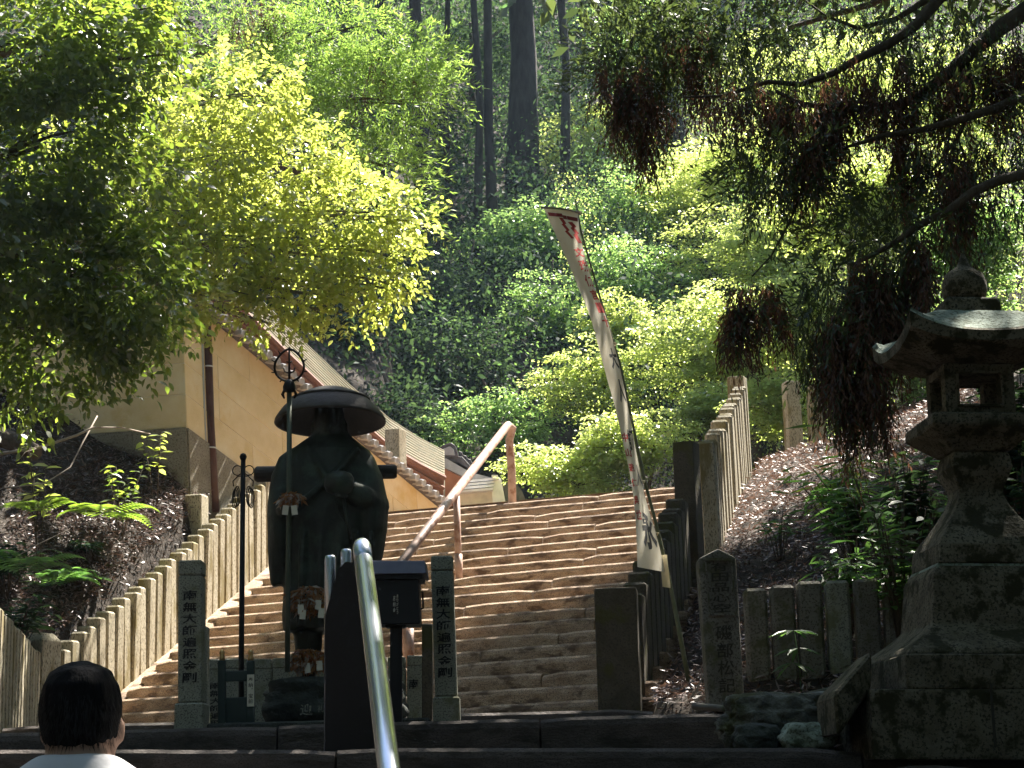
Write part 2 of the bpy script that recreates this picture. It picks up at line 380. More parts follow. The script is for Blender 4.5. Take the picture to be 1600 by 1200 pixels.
def terrain(X, Y):
    X = np.asarray(X, float); Y = np.asarray(Y, float)
    lx = np.interp(Y, LP[:, 0], LP[:, 1]); rx = np.interp(Y, RP[:, 0], RP[:, 1])
    fz = floorz(np.clip(X, lx, rx), Y)
    dl = np.maximum(0, lx - X); dr = np.maximum(0, X - rx)
    lbase = np.interp(Y, [-20, 12, 15, 17.5, 19, 21, 24, 27, 40], [-1.4, .2, .9, 1.33, 2.08, 3.12, 4.35, 4.4, 4.4])
    zl = lbase + np.minimum(dl, .45) * 1.0 + np.clip(dl - .45, 0, .75) * .55 + np.maximum(0, np.minimum(dl, 9) - 1.2) * .38 + np.maximum(0, dl - 9) * .2
    rbase = np.interp(Y, RZ[:, 0], RZ[:, 1])
    zr = rbase + np.minimum(dr, 9) * np.interp(Y, [8, 11.9, 13.2, 16, 21, 26, 40], [.02, .06, .34, .44, .42, .28, .3]) + np.maximum(0, dr - 9) * .3
    z = np.where(dl > 0, np.where(dl < .16, fz + (zl - fz) * dl / .16, zl), np.where(dr > 0, np.where(dr < .12, fz + (zr - fz) * dr / .12, zr), fz))
    z = z + hillz(X, Y) * np.where((Y > 29), 1, 0)
    bump = .09 * np.sin(X * 2.1 + Y * 1.3) * np.sin(Y * 1.7 - X) + .05 * np.sin(X * 5.3 + 1) * np.sin(Y * 4.7)
    amt = np.clip(dl + dr, 0, .8) / .8
    return z + bump * np.where(Y > 29, 1.5, amt)

def make_terrain():
    xs = np.concatenate([np.linspace(-70, -14, 24), np.linspace(-13.8, -6.2, 30), np.arange(-6, 6, .12), np.linspace(6.2, 14, 30), np.linspace(14.3, 70, 24)])
    ys = np.concatenate([np.linspace(-40, 3, 14), np.arange(3.2, 30, .14), np.linspace(30.2, 60, 80), np.linspace(61, 105, 30)])
    XX, YY = np.meshgrid(xs, ys); Z = terrain(XX, YY)
    v = np.stack([XX, YY, Z], -1).reshape(-1, 3); nx, ny = len(xs), len(ys)
    i = np.arange(nx * ny).reshape(ny, nx)
    f = np.stack([i[:-1, :-1], i[:-1, 1:], i[1:, 1:], i[1:, :-1]], -1).reshape(-1, 4)
    me = bpy.data.meshes.new('ground'); me.from_pydata(v.tolist(), [], f.tolist()); me.update()
    me.polygons.foreach_set('use_smooth', [True] * len(me.polygons))
    o = link(me, 'ground', MT['soil']); o['kind'] = 'structure'
make_terrain()

# ------------------------------------------------------------------ stone steps
def step_stone(a, b, dpth, h, parent, back=None, jit=.012, dz=0.0):
    """one slab: front-top edge a->b, extends back along dirn, down by h"""
    a = Vector(a); b = Vector(b); L = (b - a).length; n = max(3, min(10, int(L / .16)))
    d = (b - a).normalized(); bk = back or Vector((-d.y, d.x, 0)).normalized()
    if bk.y < 0: bk = -bk
    ch = .016; mb = MB(); prof = [(-.004, -h), (0, -.046), (.011, -.016), (.038, .002), (dpth, .006), (dpth, -h)]
    vs = []; fs = []; s1 = rnd.random() * 99
    for i in range(n + 1):
        t = i / n; p = a.lerp(b, t); e = 1.0 if 0 < i < n else 0.0
        w1 = mnoise.noise(Vector((t * L * 2.2, s1, 0))) * jit * .7; w2 = mnoise.noise(Vector((t * L * 4.5, s1, 7))) * jit * .45
        if not e: w2 -= ch * rnd.uniform(.3, 1.5)
        for j, (u, z) in enumerate(prof):
            q = p + bk * (u + (w1 if j < 4 else 0)) + Vector((0, 0, z + dz + (w2 if 0 < j < 5 else 0)))
            if not e: q += d * (.006 if i == 0 else -.006)
            vs.append(q)
    k = len(prof)
    for i in range(n):
        for j in range(k - 1): fs.append((i * k + j, (i + 1) * k + j, (i + 1) * k + j + 1, i * k + j + 1))
    fs.append(tuple(range(k))[::-1]); fs.append(tuple(n * k + j for j in range(k)))
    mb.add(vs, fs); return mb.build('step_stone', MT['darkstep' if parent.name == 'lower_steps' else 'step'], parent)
def step_row(a, b, dpth, h, parent, lo=1.1, hi=2.2, jit=.012, back=None):
    a = Vector(a); b = Vector(b); L = (b - a).length; x = 0
    while x < L - .02:
        l = rnd.uniform(lo, hi)
        if L - x - l < .6: l = L - x
        step_stone(a.lerp(b, x / L), a.lerp(b, min(1, (x + l) / L)), dpth, h, parent, jit=jit, dz=rnd.uniform(-.007, .007), back=back)
        x += l
NST = 21
E1L, E1R = V(-3.95, 17.35, .72), V(.98, 14.27, .72)
E2L, E2R = V(-2.50, 24.15, 3.52), V(2.2, 21.95, 3.52)
stair = bpy.data.objects.new('stone_stairway', None); COL.objects.link(stair); stair['kind'] = 'structure'; stair.location = (0, 15, .5)
for k in range(1, NST + 1):
    t = (k - 1) / (NST - 1); a = E1L.lerp(E2L, t); b = E1R.lerp(E2R, t)
    if k > 6: b = b.lerp(a, -.02)
    step_row(a, b, .56, .15 if k > 1 else .26, stair)
step_row(E2L + V(.1, .62, .13), E2R + V(.25, .75, .13), .7, .14, stair)
# landing above
mb = MB(); mb.add([V(-4.2, 25.4, 3.63), V(-2.3, 24.5, 3.63), V(2.5, 22.6, 3.63), V(4.2, 24, 3.63), V(5, 34, 3.63), V(-4.2, 34, 3.63)], [(0, 1, 2, 3, 4, 5)])
o = mb.build('landing_path', MT['step']); o['kind'] = 'structure'
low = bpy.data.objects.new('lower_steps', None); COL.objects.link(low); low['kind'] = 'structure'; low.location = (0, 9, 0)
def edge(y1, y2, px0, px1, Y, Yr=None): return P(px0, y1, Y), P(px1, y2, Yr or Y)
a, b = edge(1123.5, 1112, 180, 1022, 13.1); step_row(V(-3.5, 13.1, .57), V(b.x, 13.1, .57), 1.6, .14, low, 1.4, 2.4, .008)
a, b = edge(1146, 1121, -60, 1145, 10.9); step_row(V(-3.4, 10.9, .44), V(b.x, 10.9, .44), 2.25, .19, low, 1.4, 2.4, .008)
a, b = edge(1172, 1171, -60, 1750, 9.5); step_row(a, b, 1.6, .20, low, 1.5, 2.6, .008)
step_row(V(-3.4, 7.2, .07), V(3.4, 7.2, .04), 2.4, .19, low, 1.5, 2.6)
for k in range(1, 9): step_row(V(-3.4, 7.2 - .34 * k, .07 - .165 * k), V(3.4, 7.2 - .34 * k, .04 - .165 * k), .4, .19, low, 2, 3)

# ------------------------------------------------------------------ stone fences
def pale(base, top, wx, wy, parent, ax, name='pale', mat=None, bev=.018, peak=0.0):
    base = Vector(base); top = Vector(top); ax = Vector(ax).normalized(); pr = Vector((ax.y, -ax.x, 0)).normalized()
    c = []
    for q in (base, top):
        for sx, sy in ((-1, -1), (1, -1), (1, 1), (-1, 1)): c.append(q + pr * (sx * wx / 2) + ax * (sy * wy / 2))
    if peak:
        for i in (4, 7): c[i] = c[i] + V(0, 0, -peak)
    mb = MB(); mb.hexa(c, bev); return mb.build(name, mat or MT['pale'], parent)
fl = root('stone_fence', 'long stone paling fence climbing the left edge of the big stairway', 'fence', P(85, 1160, 17.4))
B0, B1 = P(85, 1168, 17.4), P(505, 812, 24.3); T0, T1 = P(90, 1022, 17.4), P(496, 672, 24.3)
n = 40; axf = (B1 - B0); axf.z = 0
for i in range(n):
    t = (i + .5) / n; b = B0.lerp(B1, t); tp = T0.lerp(T1, t); top = V(b.x, b.y, tp.z + rnd.uniform(-.015, .015))
    px = 90 + 406 * t
    wob = V(rnd.uniform(-.022, .022), rnd.uniform(-.018, .018), rnd.uniform(-.015, .015))
    pale(b + V(0, 0, -.15), top + wob, .14, .158 + rnd.uniform(-.012, .012), fl, axf, peak=.0)
b = B0.lerp(B1, .50); b = P(308, 975, 20.9); pale(b + V(0, 0, -.2), V(b.x - .02, b.y, P(308, 774, 20.9).z), .2, .22, fl, axf, 'post', bev=.015)
mb = MB(); up = V(0, 0, .045)
pr = Vector((axf.y, -axf.x, 0)).normalized()
q0, q1 = B0 + pr * .10, B1 + pr * .10
mb.hexa([q0 - pr * .22 + V(0, 0, -.4), q0 + pr * .13 + V(0, 0, -.4), q1 + pr * .13 + V(0, 0, -.4), q1 - pr * .22 + V(0, 0, -.4), q0 - pr * .22 + up, q0 + pr * .13 + up, q1 + pr * .13 + up, q1 - pr * .22 + up], .02)
mb.build('kerb', MT['step'], fl)
fb = root('stone_fence', 'low frontmost run of close stone palings at the left edge beside the square stone post', 'fence', P(0, 1140, 14))
b0, b1 = P(52, 1140, 16.9), P(-60, 1170, 12.5); t0, t1 = P(52, 1022, 16.9), P(-60, 905, 12.5)
axb = b1 - b0; axb.z = 0; nb = 22
for i in range(nb):
    t = i / (nb - 1); b = b0.lerp(b1, t); z = t0.z + (t1.z - t0.z) * t
    pale(V(b.x, b.y, .35), V(b.x, b.y, z + rnd.uniform(-.015, .015)), .12, .16, fb, axb, bev=.02)
bo = root('stone_post', 'square stone end post where the two left paling runs meet', 'post', P(60, 1130, 17.0))
b = P(61, 1130, 17.0); t = P(61, 990, 17.0)
mb = MB(); R = Matrix.Rotation(rad(-28), 3, 'Z')
mb.sq(V(b.x, b.y, 0), [(.125, .125, b.z - .3), (.125, .125, t.z - .07), (.075, .075, t.z)], R); mb.build('post', MT['pale'], bo, bevel=.012)

fr = root('stone_fence', 'dark shaded stone paling fence on the right side of the stairway behind the banner foot', 'fence', P(985, 1115, 14.6))
b0, b1, z0, z1 = P(990, 1112, 14.7), P(1068, 960, 17.5), P(990, 932, 14.7).z, P(1068, 778, 17.5).z
axr = b1 - b0; axr.z = 0
for i in range(12):
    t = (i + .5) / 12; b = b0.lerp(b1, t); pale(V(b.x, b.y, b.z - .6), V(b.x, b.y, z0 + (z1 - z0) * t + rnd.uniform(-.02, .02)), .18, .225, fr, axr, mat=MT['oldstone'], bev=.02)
mb = MB(); q = P(970, 1120, 14.2); R = Matrix.Rotation(rad(-6), 3, 'Z')
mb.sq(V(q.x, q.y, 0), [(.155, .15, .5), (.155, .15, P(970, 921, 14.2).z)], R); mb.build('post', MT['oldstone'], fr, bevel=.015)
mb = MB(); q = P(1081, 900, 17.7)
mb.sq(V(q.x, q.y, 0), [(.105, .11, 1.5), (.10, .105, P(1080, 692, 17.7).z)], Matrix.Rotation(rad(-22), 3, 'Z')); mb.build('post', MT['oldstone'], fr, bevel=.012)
fu = root('stone_fence', 'sunlit upper stone paling fence climbing past the stair top beside bright maples', 'fence', P(1100, 800, 18.2))
b0, b1, z0, z1 = P(1112, 835, 18.3), P(1163, 700, 24.2), P(1106, 698, 18.3).z, P(1157, 606, 24.2).z
axu = b1 - b0; axu.z = 0
for i in range(17):
    t = (i + .5) / 17; b = b0.lerp(b1, t)
    pale(V(b.x, b.y, b.z - .5), V(b.x - .03 * rnd.random(), b.y, z0 + (z1 - z0) * t + rnd.uniform(-.03, .03)), .17 + rnd.uniform(-.02, .02), .2, fu, axu, mat=MT['pale'], bev=.025)
q = P(1157, 700, 24.6); mb = MB(); mb.sq(V(q.x, q.y, 0), [(.115, .115, 3.6), (.11, .11, P(1157, 590, 24.6).z)], Matrix.Rotation(rad(-20), 3, 'Z')); mb.build('post', MT['pale'], fu, bevel=.015)
for (px, py0, py1, Y, wpx, lab) in ((1241, 700, 597, 25.5, 25, 'weathered sunlit stone post on the right bank, the taller of two beyond the fence'),
                               (1278, 700, 603, 26.2, 23, 'weathered stone post half hidden behind hanging brown foliage on the right bank')):
    q = P(px, py0, Y); tp = P(px, py1, Y); hw = wpx * Y / F / 2
    r0 = root('stone_post', lab, 'post', q); mb = MB()
    mb.sq(V(q.x, q.y, 0), [(hw, hw, q.z - .8), (hw * .95, hw * .95, tp.z)], Matrix.Rotation(rad(12), 3, 'Z')); mb.build('post', MT['pale'], r0, bevel=.02)
# pillars at head of the stairs
for (px, y0, y1, Y, wpx, lab) in ((620, 830, 672, 25.6, 32, 'tall square granite pillar at the stair head against the ochre wall'),
                             (682, 830, 724, 29.5, 28, 'shorter square granite pillar at the stair head beside the ridge tile')):
    q = P(px, y0, Y); tp = P(px - 1, y1, Y); hw = wpx * Y / F / 2 * .80
    r0 = root('stone_pillar', lab, 'pillar', q, 'pillars at the stair head'); mb = MB(); R = Matrix.Rotation(rad(-24), 3, 'Z')
    mb.sq(V(q.x, q.y, 0), [(hw, hw, 3.5), (hw, hw, tp.z)], R); mb.build('shaft', MT['pale'], r0, bevel=.012)

# fence of flat slabs on the right + marker
fs_ = root('slab_fence', 'short row of leaning dark stone slabs between marker stone and lantern', 'fence', P(1250, 1090, 12.3))
for i, (x0, x1, yt, dx) in enumerate(((1164, 1198, 914, 9), (1205, 1241, 909, 10), (1247, 1284, 903, 10), (1292, 1327, 902, 10), (1337, 1373, 899, 10), (1382, 1416, 893, 10))):
    Y = 12.4; d = .13
    c = [P(x0 + dx - 1, 1100, Y), P(x1 + dx + 1, 1100, Y), P(x1 + dx + 1, 1100, Y) + V(0, d, 0), P(x0 + dx - 1, 1100, Y) + V(0, d, 0)]
    tl, tr = P(x0 - 1, yt + 5, Y), P(x1, yt + 4, Y)
    ct = [tl, tr, tr + V(0, d, 0), tl + V(0, d, 0)]
    mb = MB(); mb.hexa(c[:] + ct, .02); mb.build('slab', MT['slab'] if i != 3 else MT['granite'], fs_)
mk = root('marker_stone', 'upright carved marker stone with pointed top and recessed panel right of stairs', 'marker stone', P(1130, 1095, 11.8))
Y = 11.8; pts = [(1108, 1108), (1164, 1108), (1150, 871), (1122, 857), (1091, 873)]
fr_ = [P(x, y, Y) for x, y in pts]; mb = MB(); d = V(0, .2, 0)
mb.add(fr_ + [p + d for p in fr_], [(0, 1, 2, 3, 4), (9, 8, 7, 6, 5), (1, 0, 5, 6), (2, 1, 6, 7), (3, 2, 7, 8), (4, 3, 8, 9), (0, 4, 9, 5)])
mb.build('stone_body', MT['slab'], mk, bevel=.014)
def frame_strip(mb, q, w, d):   # raised border round a panel, q four front points clockwise
    for i in range(4):
        a, b = q[i], q[(i + 1) % 4]; inn = (q[0] + q[1] + q[2] + q[3]) / 4
        a2 = a + (inn - a).normalized() * w; b2 = b + (inn - b).normalized() * w; o_ = V(0, -d, 0)
        mb.hexa([a, b, b2, a2, a + o_, b + o_, b2 + o_, a2 + o_])
mb = MB(); frame_strip(mb, [P(x, y, Y - .003) for x, y in ((1101, 872), (1143, 872), (1151, 962), (1108, 962))], .018, .015); mb.build('panel_border', MT['slab'], mk)
letters('有田品心空', P(1123, 878, Y), P(1129, 958, Y), .105, MT['carve'], mk, 'carved_lettering', off=.006)
letters('磯部松記', P(1130, 975, Y), P(1137, 1085, Y), .10, MT['carve'], mk, 'lettering', off=.004)

# ------------------------------------------------------------------ statue
SY = 12.0
st = root('monk_statue', 'dark bronze monk statue in wide round hat holding a ringed staff on a rock', 'statue', P(510, 1052, SY))
S = SY / F * 1.02
def sp(px, py, dy=0.0): return P(px, py, SY + dy)
def loft(mb, rows, n=28):
    """rows: (px_left, px_right, py, depth_front, depth_back) elliptical rings"""
    vs = []; fs = []
    for xl, xr, py, df, db in rows:
        a = P(xl, py, SY); b = P(xr, py, SY); c = (a + b) / 2; hx = (b.x - a.x) / 2
        for k in range(n):
            an = 2 * math.pi * k / n; s_ = math.sin(an); dep = df if s_ < 0 else db
            ex = 2.3; cx = math.copysign(abs(math.cos(an)) ** (2 / ex), math.cos(an)); sy = math.copysign(abs(s_) ** (2 / ex), s_)
            vs.append(c + V(hx * cx, dep * sy, 0))
    m = len(rows)
    for i in range(m - 1):
        for k in range(n): fs.append((i * n + (k + 1) % n, i * n + k, (i + 1) * n + k, (i + 1) * n + (k + 1) % n))
    fs.append(tuple(range(n))); fs.append(tuple(range((m - 1) * n, m * n))[::-1])
    mb.add(vs, fs)
mb = MB()
loft(mb, [(492, 541, 664, .09, .11), (488, 546, 680, .10, .13), (470, 560, 692, .13, .16), (449, 578, 706, .17, .19), (438, 590, 730, .21, .22), (434, 594, 770, .24, .24),
          (438, 592, 820, .25, .25), (440, 588, 870, .25, .26), (442, 586, 920, .25, .26), (440, 584, 960, .24, .25), (441, 580, 986, .23, .24)])
# sleeves
loft(mb, [(452, 470, 703, .06, .08), (436, 470, 716, .11, .12), (424, 470, 745, .15, .14), (418, 470, 790, .20, .13), (419, 468, 840, .20, .12), (422, 458, 885, .17, .09), (426, 449, 916, .10, .05)], 20)
loft(mb, [(556, 572, 702, .06, .08), (556, 585, 716, .11, .12), (556, 598, 745, .15, .14), (552, 607, 790, .22, .13), (556, 606, 830, .21, .12), (560, 600, 870, .18, .10), (566, 590, 900, .10, .05)], 20)
# forearms towards the front
mb.tube([sp(440, 800, -.02), sp(448, 795, -.22), sp(453, 792, -.30)], [.075, .06, .05], 12)
mb.tube([sp(590, 795, -.02), sp(565, 775, -.22), sp(538, 763, -.30)], [.09, .075, .055], 12)
# crossing robe folds
mb.tube([sp(560, 700, -.16), sp(530, 735, -.235), sp(490, 770, -.262), sp(455, 800, -.22)], [.02, .024, .024, .02], 8)
mb.tube([sp(480, 694, -.13), sp(500, 730, -.22), sp(520, 760, -.255)], [.018, .02, .018], 8)
for x in (470, 498, 525, 552, 574):
    mb.tube([sp(x + 6, 830, -.235), sp(x, 900, -.25), sp(x - 3, 980, -.235)], [.016, .022, .02], 8)
# head
c = sp(514, 662, -.02); mb.lathe(c, [(.02, -.135), (.062, -.125), (.088, -.07), (.098, 0), (.10, .06), (.085, .12), (.04, .15)], 20, sy=1.12)
mb.lathe(c + V(0, -.102, -.012), [(.006, -.022), (.018, -.016), (.012, .02), (.006, .05)], 8)
mb.tube([c + V(-.05, -.088, .045), c + V(0, -.108, .04), c + V(.05, -.088, .045)], .012, 8)
mb.tube([c + V(-.024, -.1, -.058), c + V(0, -.108, -.055), c + V(.024, -.1, -.058)], .008, 8)
for sx in (-1, 1): mb.lathe(c + V(sx * .098, 0, -.02), [(.006, -.06), (.02, -.04), (.022, .02), (.008, .045)], 8)
# legs and feet
for x in (482, 540):
    mb.tube([sp(x, 975), sp(x, 1005), sp(x - 1, 1035), sp(x - 1, 1050)], [.095, .082, .07, .07], 14)
    mb.tube([sp(x - 1, 1046, .06), sp(x - 1, 1049, -.10), sp(x - 1, 1051, -.2)], [.05, .052, .035], 10)
def folds(p):
    rel = p - sp(510, 850); z = p.z
    a = math.sin(rel.x * 46 + 2.2 * math.sin(z * 5 + rel.x * 4)) * .007
    lowz = max(0, min(1, (sp(510, 760).z - z) / .35)); return a * lowz + mnoise.noise(p * 9) * .004
remeshed(mb, 'robed_body', MT['bronze'], st, .012, 3, folds)
# hands with fingers
def hand(cen, side, mat, par, r=.05, wrap=.03):
    mb = MB(); cen = Vector(cen)
    mb.lathe(cen, [(.012, -.045), (.036, -.035), (.042, 0), (.036, .035), (.012, .045)], 12, sy=.7)
    for i in range(4):
        z = .034 - .022 * i; ln = (.9, 1.0, .95, .8)[i]
        mb.tube([cen + V(side * .03, -.012, z), cen + V(side * .036, -.05 * ln, z - .002), cen + V(-side * .002, -.068 * ln, z - .004), cen + V(-side * .032, -.05 * ln, z - .006)], [.011, .0105, .0095, .007], 8)
    mb.tube([cen + V(-side * .02, -.005, .03), cen + V(-side * .04, -.03, .045), cen + V(-side * .015, -.055, .052)], [.013, .011, .008], 8)
    return remeshed(mb, 'hand', mat, par, .006, 2)
hand(sp(452, 792, -.30), -1, MT['bronze'], st); hand(sp(533, 768, -.31), 1, MT['bronze'], st)
mb = MB(); c = sp(530, 762, -.34); mb.lathe(c, [(.03, -.045), (.075, -.03), (.095, .015), (.092, .055), (.075, .085), (.04, .10), (.005, .104)], 24); bw = mb.build('begging_bowl', MT['bronze'], st, True)
# hat
mb = MB(); c = sp(516, 650, .0); prof = []; HR = Matrix.Rotation(rad(-5), 3, 'X')
hw = 87 * S
for t, z in ((1.0, -.045), (.992, -.028), (.95, -.002), (.86, .043), (.72, .09), (.54, .135), (.36, .165), (.18, .183), (.06, .189), (.01, .19)): prof.append((hw * t, z))
mb.lathe(c, [(hw * .12, .10), (hw * .45, .085), (hw * .75, .04), (hw * .97, -.045)] + prof, 48, R=HR)
ht = mb.build('hat', MT['bronzehat'], st, True)
for tt, zz in ((.73, .088),):
    mb = MB(); mb.lathe(c, [(hw * tt, zz - .002), (hw * (tt + .012), zz + .002), (hw * tt, zz + .014)], 48, R=HR); mb.build('brim_band', MT['bronzehat'], ht, True)
# roll carried across the back
mb = MB(); mb.tube([sp(398, 741, .12), sp(402, 741, .12), sp(616, 737, .12), sp(620, 737, .12)], [.040, .052, .046, .036], 16); mb.build('bedroll', MT['bronzehat'], st, False)
# cords from the bowl
mb = MB(); mb.tube([sp(537, 780, -.32), sp(543, 815, -.33), sp(549, 850, -.31)], .012, 8); mb.tube([sp(524, 782, -.3), sp(527, 800, -.31), sp(540, 815, -.32)], .008, 8); mb.build('hanging_cord', MT['bronze'], st, True)
# ringed staff
rs = MB(); X = -.36
rs.tube([sp(449, 1050, X), sp(450, 900, X), sp(452, 770, X), sp(452, 612, X)], [.016, .016, .0165, .016], 10)
rst = rs.build('ring_staff', MT['staff'], st, True)
mb = MB(); c = sp(452, 604, X); k = S * .97
mb.lathe(c, [(.022, -.035), (.038, -.03), (.04, .0), (.03, .03), (.012, .045)], 12)
ring = []
for i in range(25):
    a = 2 * math.pi * i / 24 - math.pi / 2; r_ = .092; y = math.sin(a) * r_
    tip = max(0, math.sin(a)) ** 6 * .022
    ring.append(c + V(math.cos(a) * r_, 0, .125 + y + tip))
mb.tube(ring, .0075, 8, False)
mb.tube([c + V(0, 0, .03), c + V(0, 0, .25)], [.008, .006], 8)
mb.tube([c + V(-.035, 0, .12), c + V(-.028, 0, .095), c + V(0, 0, .085), c + V(.028, 0, .095), c + V(.035, 0, .12)], .006, 6)
mb.tube([c + V(-.018, 0, .16), c + V(0, 0, .15), c + V(.018, 0, .16)], .005, 6)
for a in (20, 55, 125, 160, -20, 200, -60, 240):
    d = V(math.cos(rad(a)), 0, math.sin(rad(a))); mb.tube([c + V(0, 0, .125) + d * .092, c + V(0, 0, .125) + d * .118 + V(0, 0, .008)], [.006, .003], 6)
for s_ in (-1, 1): mb.tube([c + V(s_ * .03, 0, -.02), c + V(s_ * .042, 0, -.05), c + V(s_ * .03, 0, -.075)], [.009, .011, .006], 6)
mb.build('ring_head', MT['iron'], rst, True)
# garlands of paper
def garland(lab, cen, rx, rz, n, tags, dy=.0):
    g = root('paper_garland', lab, 'garland', cen, 'paper garlands on the statue'); c = np.array(cen)
    for nm, mt, k in (('orange_strips', 'crane1', n), ('pale_strips', 'crane2', n // 2)):
        p = c + in_ball(k, .3) * np.array([rx, .05, rz]) + np.array([0, -.02, 0])
        ax = rdir(k) * .7 + np.array([0, -.2, -.7]); leaf_object(nm, MT[mt], p, ax, rdir(k), .05 + .03 * rng.random(k), .018, g)
    for (x, y) in tags:
        mb = MB(); q = P(x, y, cen[1] - .075); mb.box(q, (.036, .004, .058), 0, Matrix.Rotation(rad(rnd.uniform(-8, 8)), 3, 'Y')); mb.build('paper_tag', MT['tag'], g)
    mb = MB(); mb.tube([Vector(cen) + V(-rx * .8, .03, rz * .5), Vector(cen) + V(0, -.02, rz * .8), Vector(cen) + V(rx * .8, .03, rz * .5)], .006, 6); mb.build('string', MT['crane1'], g)
    return g
garland('small orange paper garland with two white tags tied round the ringed staff', sp(455, 777, -.36), .075, .035, 90, ((446, 797), (460, 797)))
garland('brown and orange paper garland hung at the knees of the bronze statue', sp(486, 935, -.28), .16, .085, 260, ((470, 952), (497, 945), (473, 960), (502, 958)))
garland('pale and brown paper garland heaped round the statue feet on the rock', sp(482, 1030, -.24), .13, .07, 240, ((480, 1044), (499, 1040)))

def rock(name, lab, cat, cen, size, mat, seed=1, amp=.25, sub=4, flat=None, parent=None):
    bm = bmesh.new(); bmesh.ops.create_icosphere(bm, subdivisions=sub, radius=1)
    for v in bm.verts:
        p = v.co.normalized(); d = Vector((p.x, p.y, p.z))
        m = max(abs(d.x), abs(d.y), abs(d.z)); d = d.lerp(d / m, .45)
        k = 1 + amp * mnoise.noise(p * 1.6 + Vector((seed, 0, 0))) + amp * .5 * mnoise.noise(p * 4 + Vector((0, seed, 0))) + amp * .3 * mnoise.noise(p * 11 + Vector((0, 0, seed)))
        v.co = Vector((d.x * size[0], d.y * size[1], d.z * size[2])) * k
    me = bpy.data.meshes.new(name); bm.to_mesh(me); bm.free()
    me.polygons.foreach_set('use_smooth', [True] * len(me.polygons))
    o = link(me, name, mat, parent); o.location = cen
    if lab: tag(o, lab, cat)
    return o
pb = root('rock_pedestal', 'dark carved natural rock carrying the bronze monk statue', 'pedestal', sp(525, 1140))
q = sp(522, 1098, .05) - origin(pb)
rock('rock_body', None, None, q, (.46, .42, .155), MT['rockdark'], 3, .16, 4, parent=pb)
letters('迎', sp(479, 1098, -.52), sp(479, 1119, -.52), .075, MT['granite'], pb, off=0); letters('礼', sp(501, 1100, -.52), sp(501, 1114, -.52), .04, MT['granite'], pb, off=0)
mb = MB(); a, b = P(322, 1141, 11.25), P(672, 1133, 11.25); zz = .44
mb.box(((a.x + b.x) / 2, 12.05, .455), (b.x - a.x, 1.55, .05), .01); o = mb.build('statue_plinth', MT['rockdark']); tag(o, 'thin dark stone plinth slab under the statue enclosure', 'plinth')

# inscribed granite pillars
NAMU = '南無大師遍照金剛'
def inscribed(px_t, px_b, y_t, y_b, wpx, Y, lab, text_y):
    t, b = P(px_t, y_t, Y), P(px_b, y_b, Y); w_ = wpx * Y / F / 2 * 1.01
    r0 = root('inscribed_pillar', lab, 'pillar', b, 'inscribed pillars flanking the statue'); d = .15
    mb = MB(); mb.hexa([b + V(-w_, 0, .155), b + V(w_, 0, .155), b + V(w_, d, .155), b + V(-w_, d, .155), t + V(-w_, 0, -.09), t + V(w_, 0, -.09), t + V(w_, d, -.09), t + V(-w_, d, -.09)], .008)
    mb.build('shaft', MT['granite'], r0)
    mb = MB(); mb.hexa([t + V(-w_ * 1.01, -.002, -.087), t + V(w_ * 1.01, -.002, -.087), t + V(w_ * 1.01, d, -.087), t + V(-w_ * 1.01, d, -.087), t + V(-w_, 0, 0), t + V(w_, 0, 0), t + V(w_, d, 0), t + V(-w_, d, 0)], .008); mb.build('cap_stone', MT['granite'], r0)
    mb = MB(); mb.hexa([b + V(-w_ * 1.22, -.03, -.02), b + V(w_ * 1.22, -.03, -.02), b + V(w_ * 1.22, d + .03, -.02), b + V(-w_ * 1.22, d + .03, -.02), b + V(-w_ * 1.2, -.03, .152), b + V(w_ * 1.2, -.03, .152), b + V(w_ * 1.2, d + .03, .152), b + V(-w_ * 1.2, d + .03, .152)], .01); mb.build('base_block', MT['granite'], r0)
    f = lambda y: P(px_t + (px_b - px_t) * (y - y_t) / (y_b - y_t), y, Y)
    letters(NAMU, f(text_y[0]), f(text_y[1]), .082, MT['ink'], r0, off=.003, bold=.02)
    return r0
inscribed(297, 296, 875, 1140, 37, 11.2, 'pale granite pillar with eight black characters left of the statue', (921, 1068))
inscribed(690, 698, 868, 1130, 34, 11.3, 'pale granite pillar with eight black characters right of the donation box', (914, 1060))
# low enclosure slabs behind the statue
en = root('stone_enclosure', 'low enclosure of inscribed granite slabs behind the bronze statue', 'enclosure', P(420, 1140, 12.75))
for (x0, x1, yt) in ((322, 349, 1030), (351, 386, 1029), (388, 424, 1029), (426, 470, 1028), (472, 506, 1028), (576, 604, 1026), (606, 633, 1026), (636, 660, 1024)):
    Y = 12.75; d = .12; a, b = P(x0, 1142, Y), P(x1, 1142, Y); c, e = P(x0, yt + 16, Y), P(x1, yt + 16, Y); g, h = P(x0, yt, Y), P(x1, yt, Y); D = V(0, d, 0)
    mb = MB(); mb.hexa([a, b, b + D, a + D, c, e, e + D, c + D], .006); sl = mb.build('slab', MT['granite'], en)
    mb = MB(); D2 = V(0, d, 0); o3 = V(0, -.003, .002); mb.hexa([c + o3, e + o3, e + D2, c + D2 + V(0, 0, .002), g, h, h + D2, g + D2], .006); mb.build('cap_stone', MT['granite'], sl)
letters('南無大師遍照', P(336, 1066, 12.745), P(338, 1136, 12.745), .075, MT['ink'], en, off=.003, bold=.02)
letters('南', P(646, 1060, 12.745), P(646, 1078, 12.745), .06, MT['ink'], en, off=.003, bold=.02)
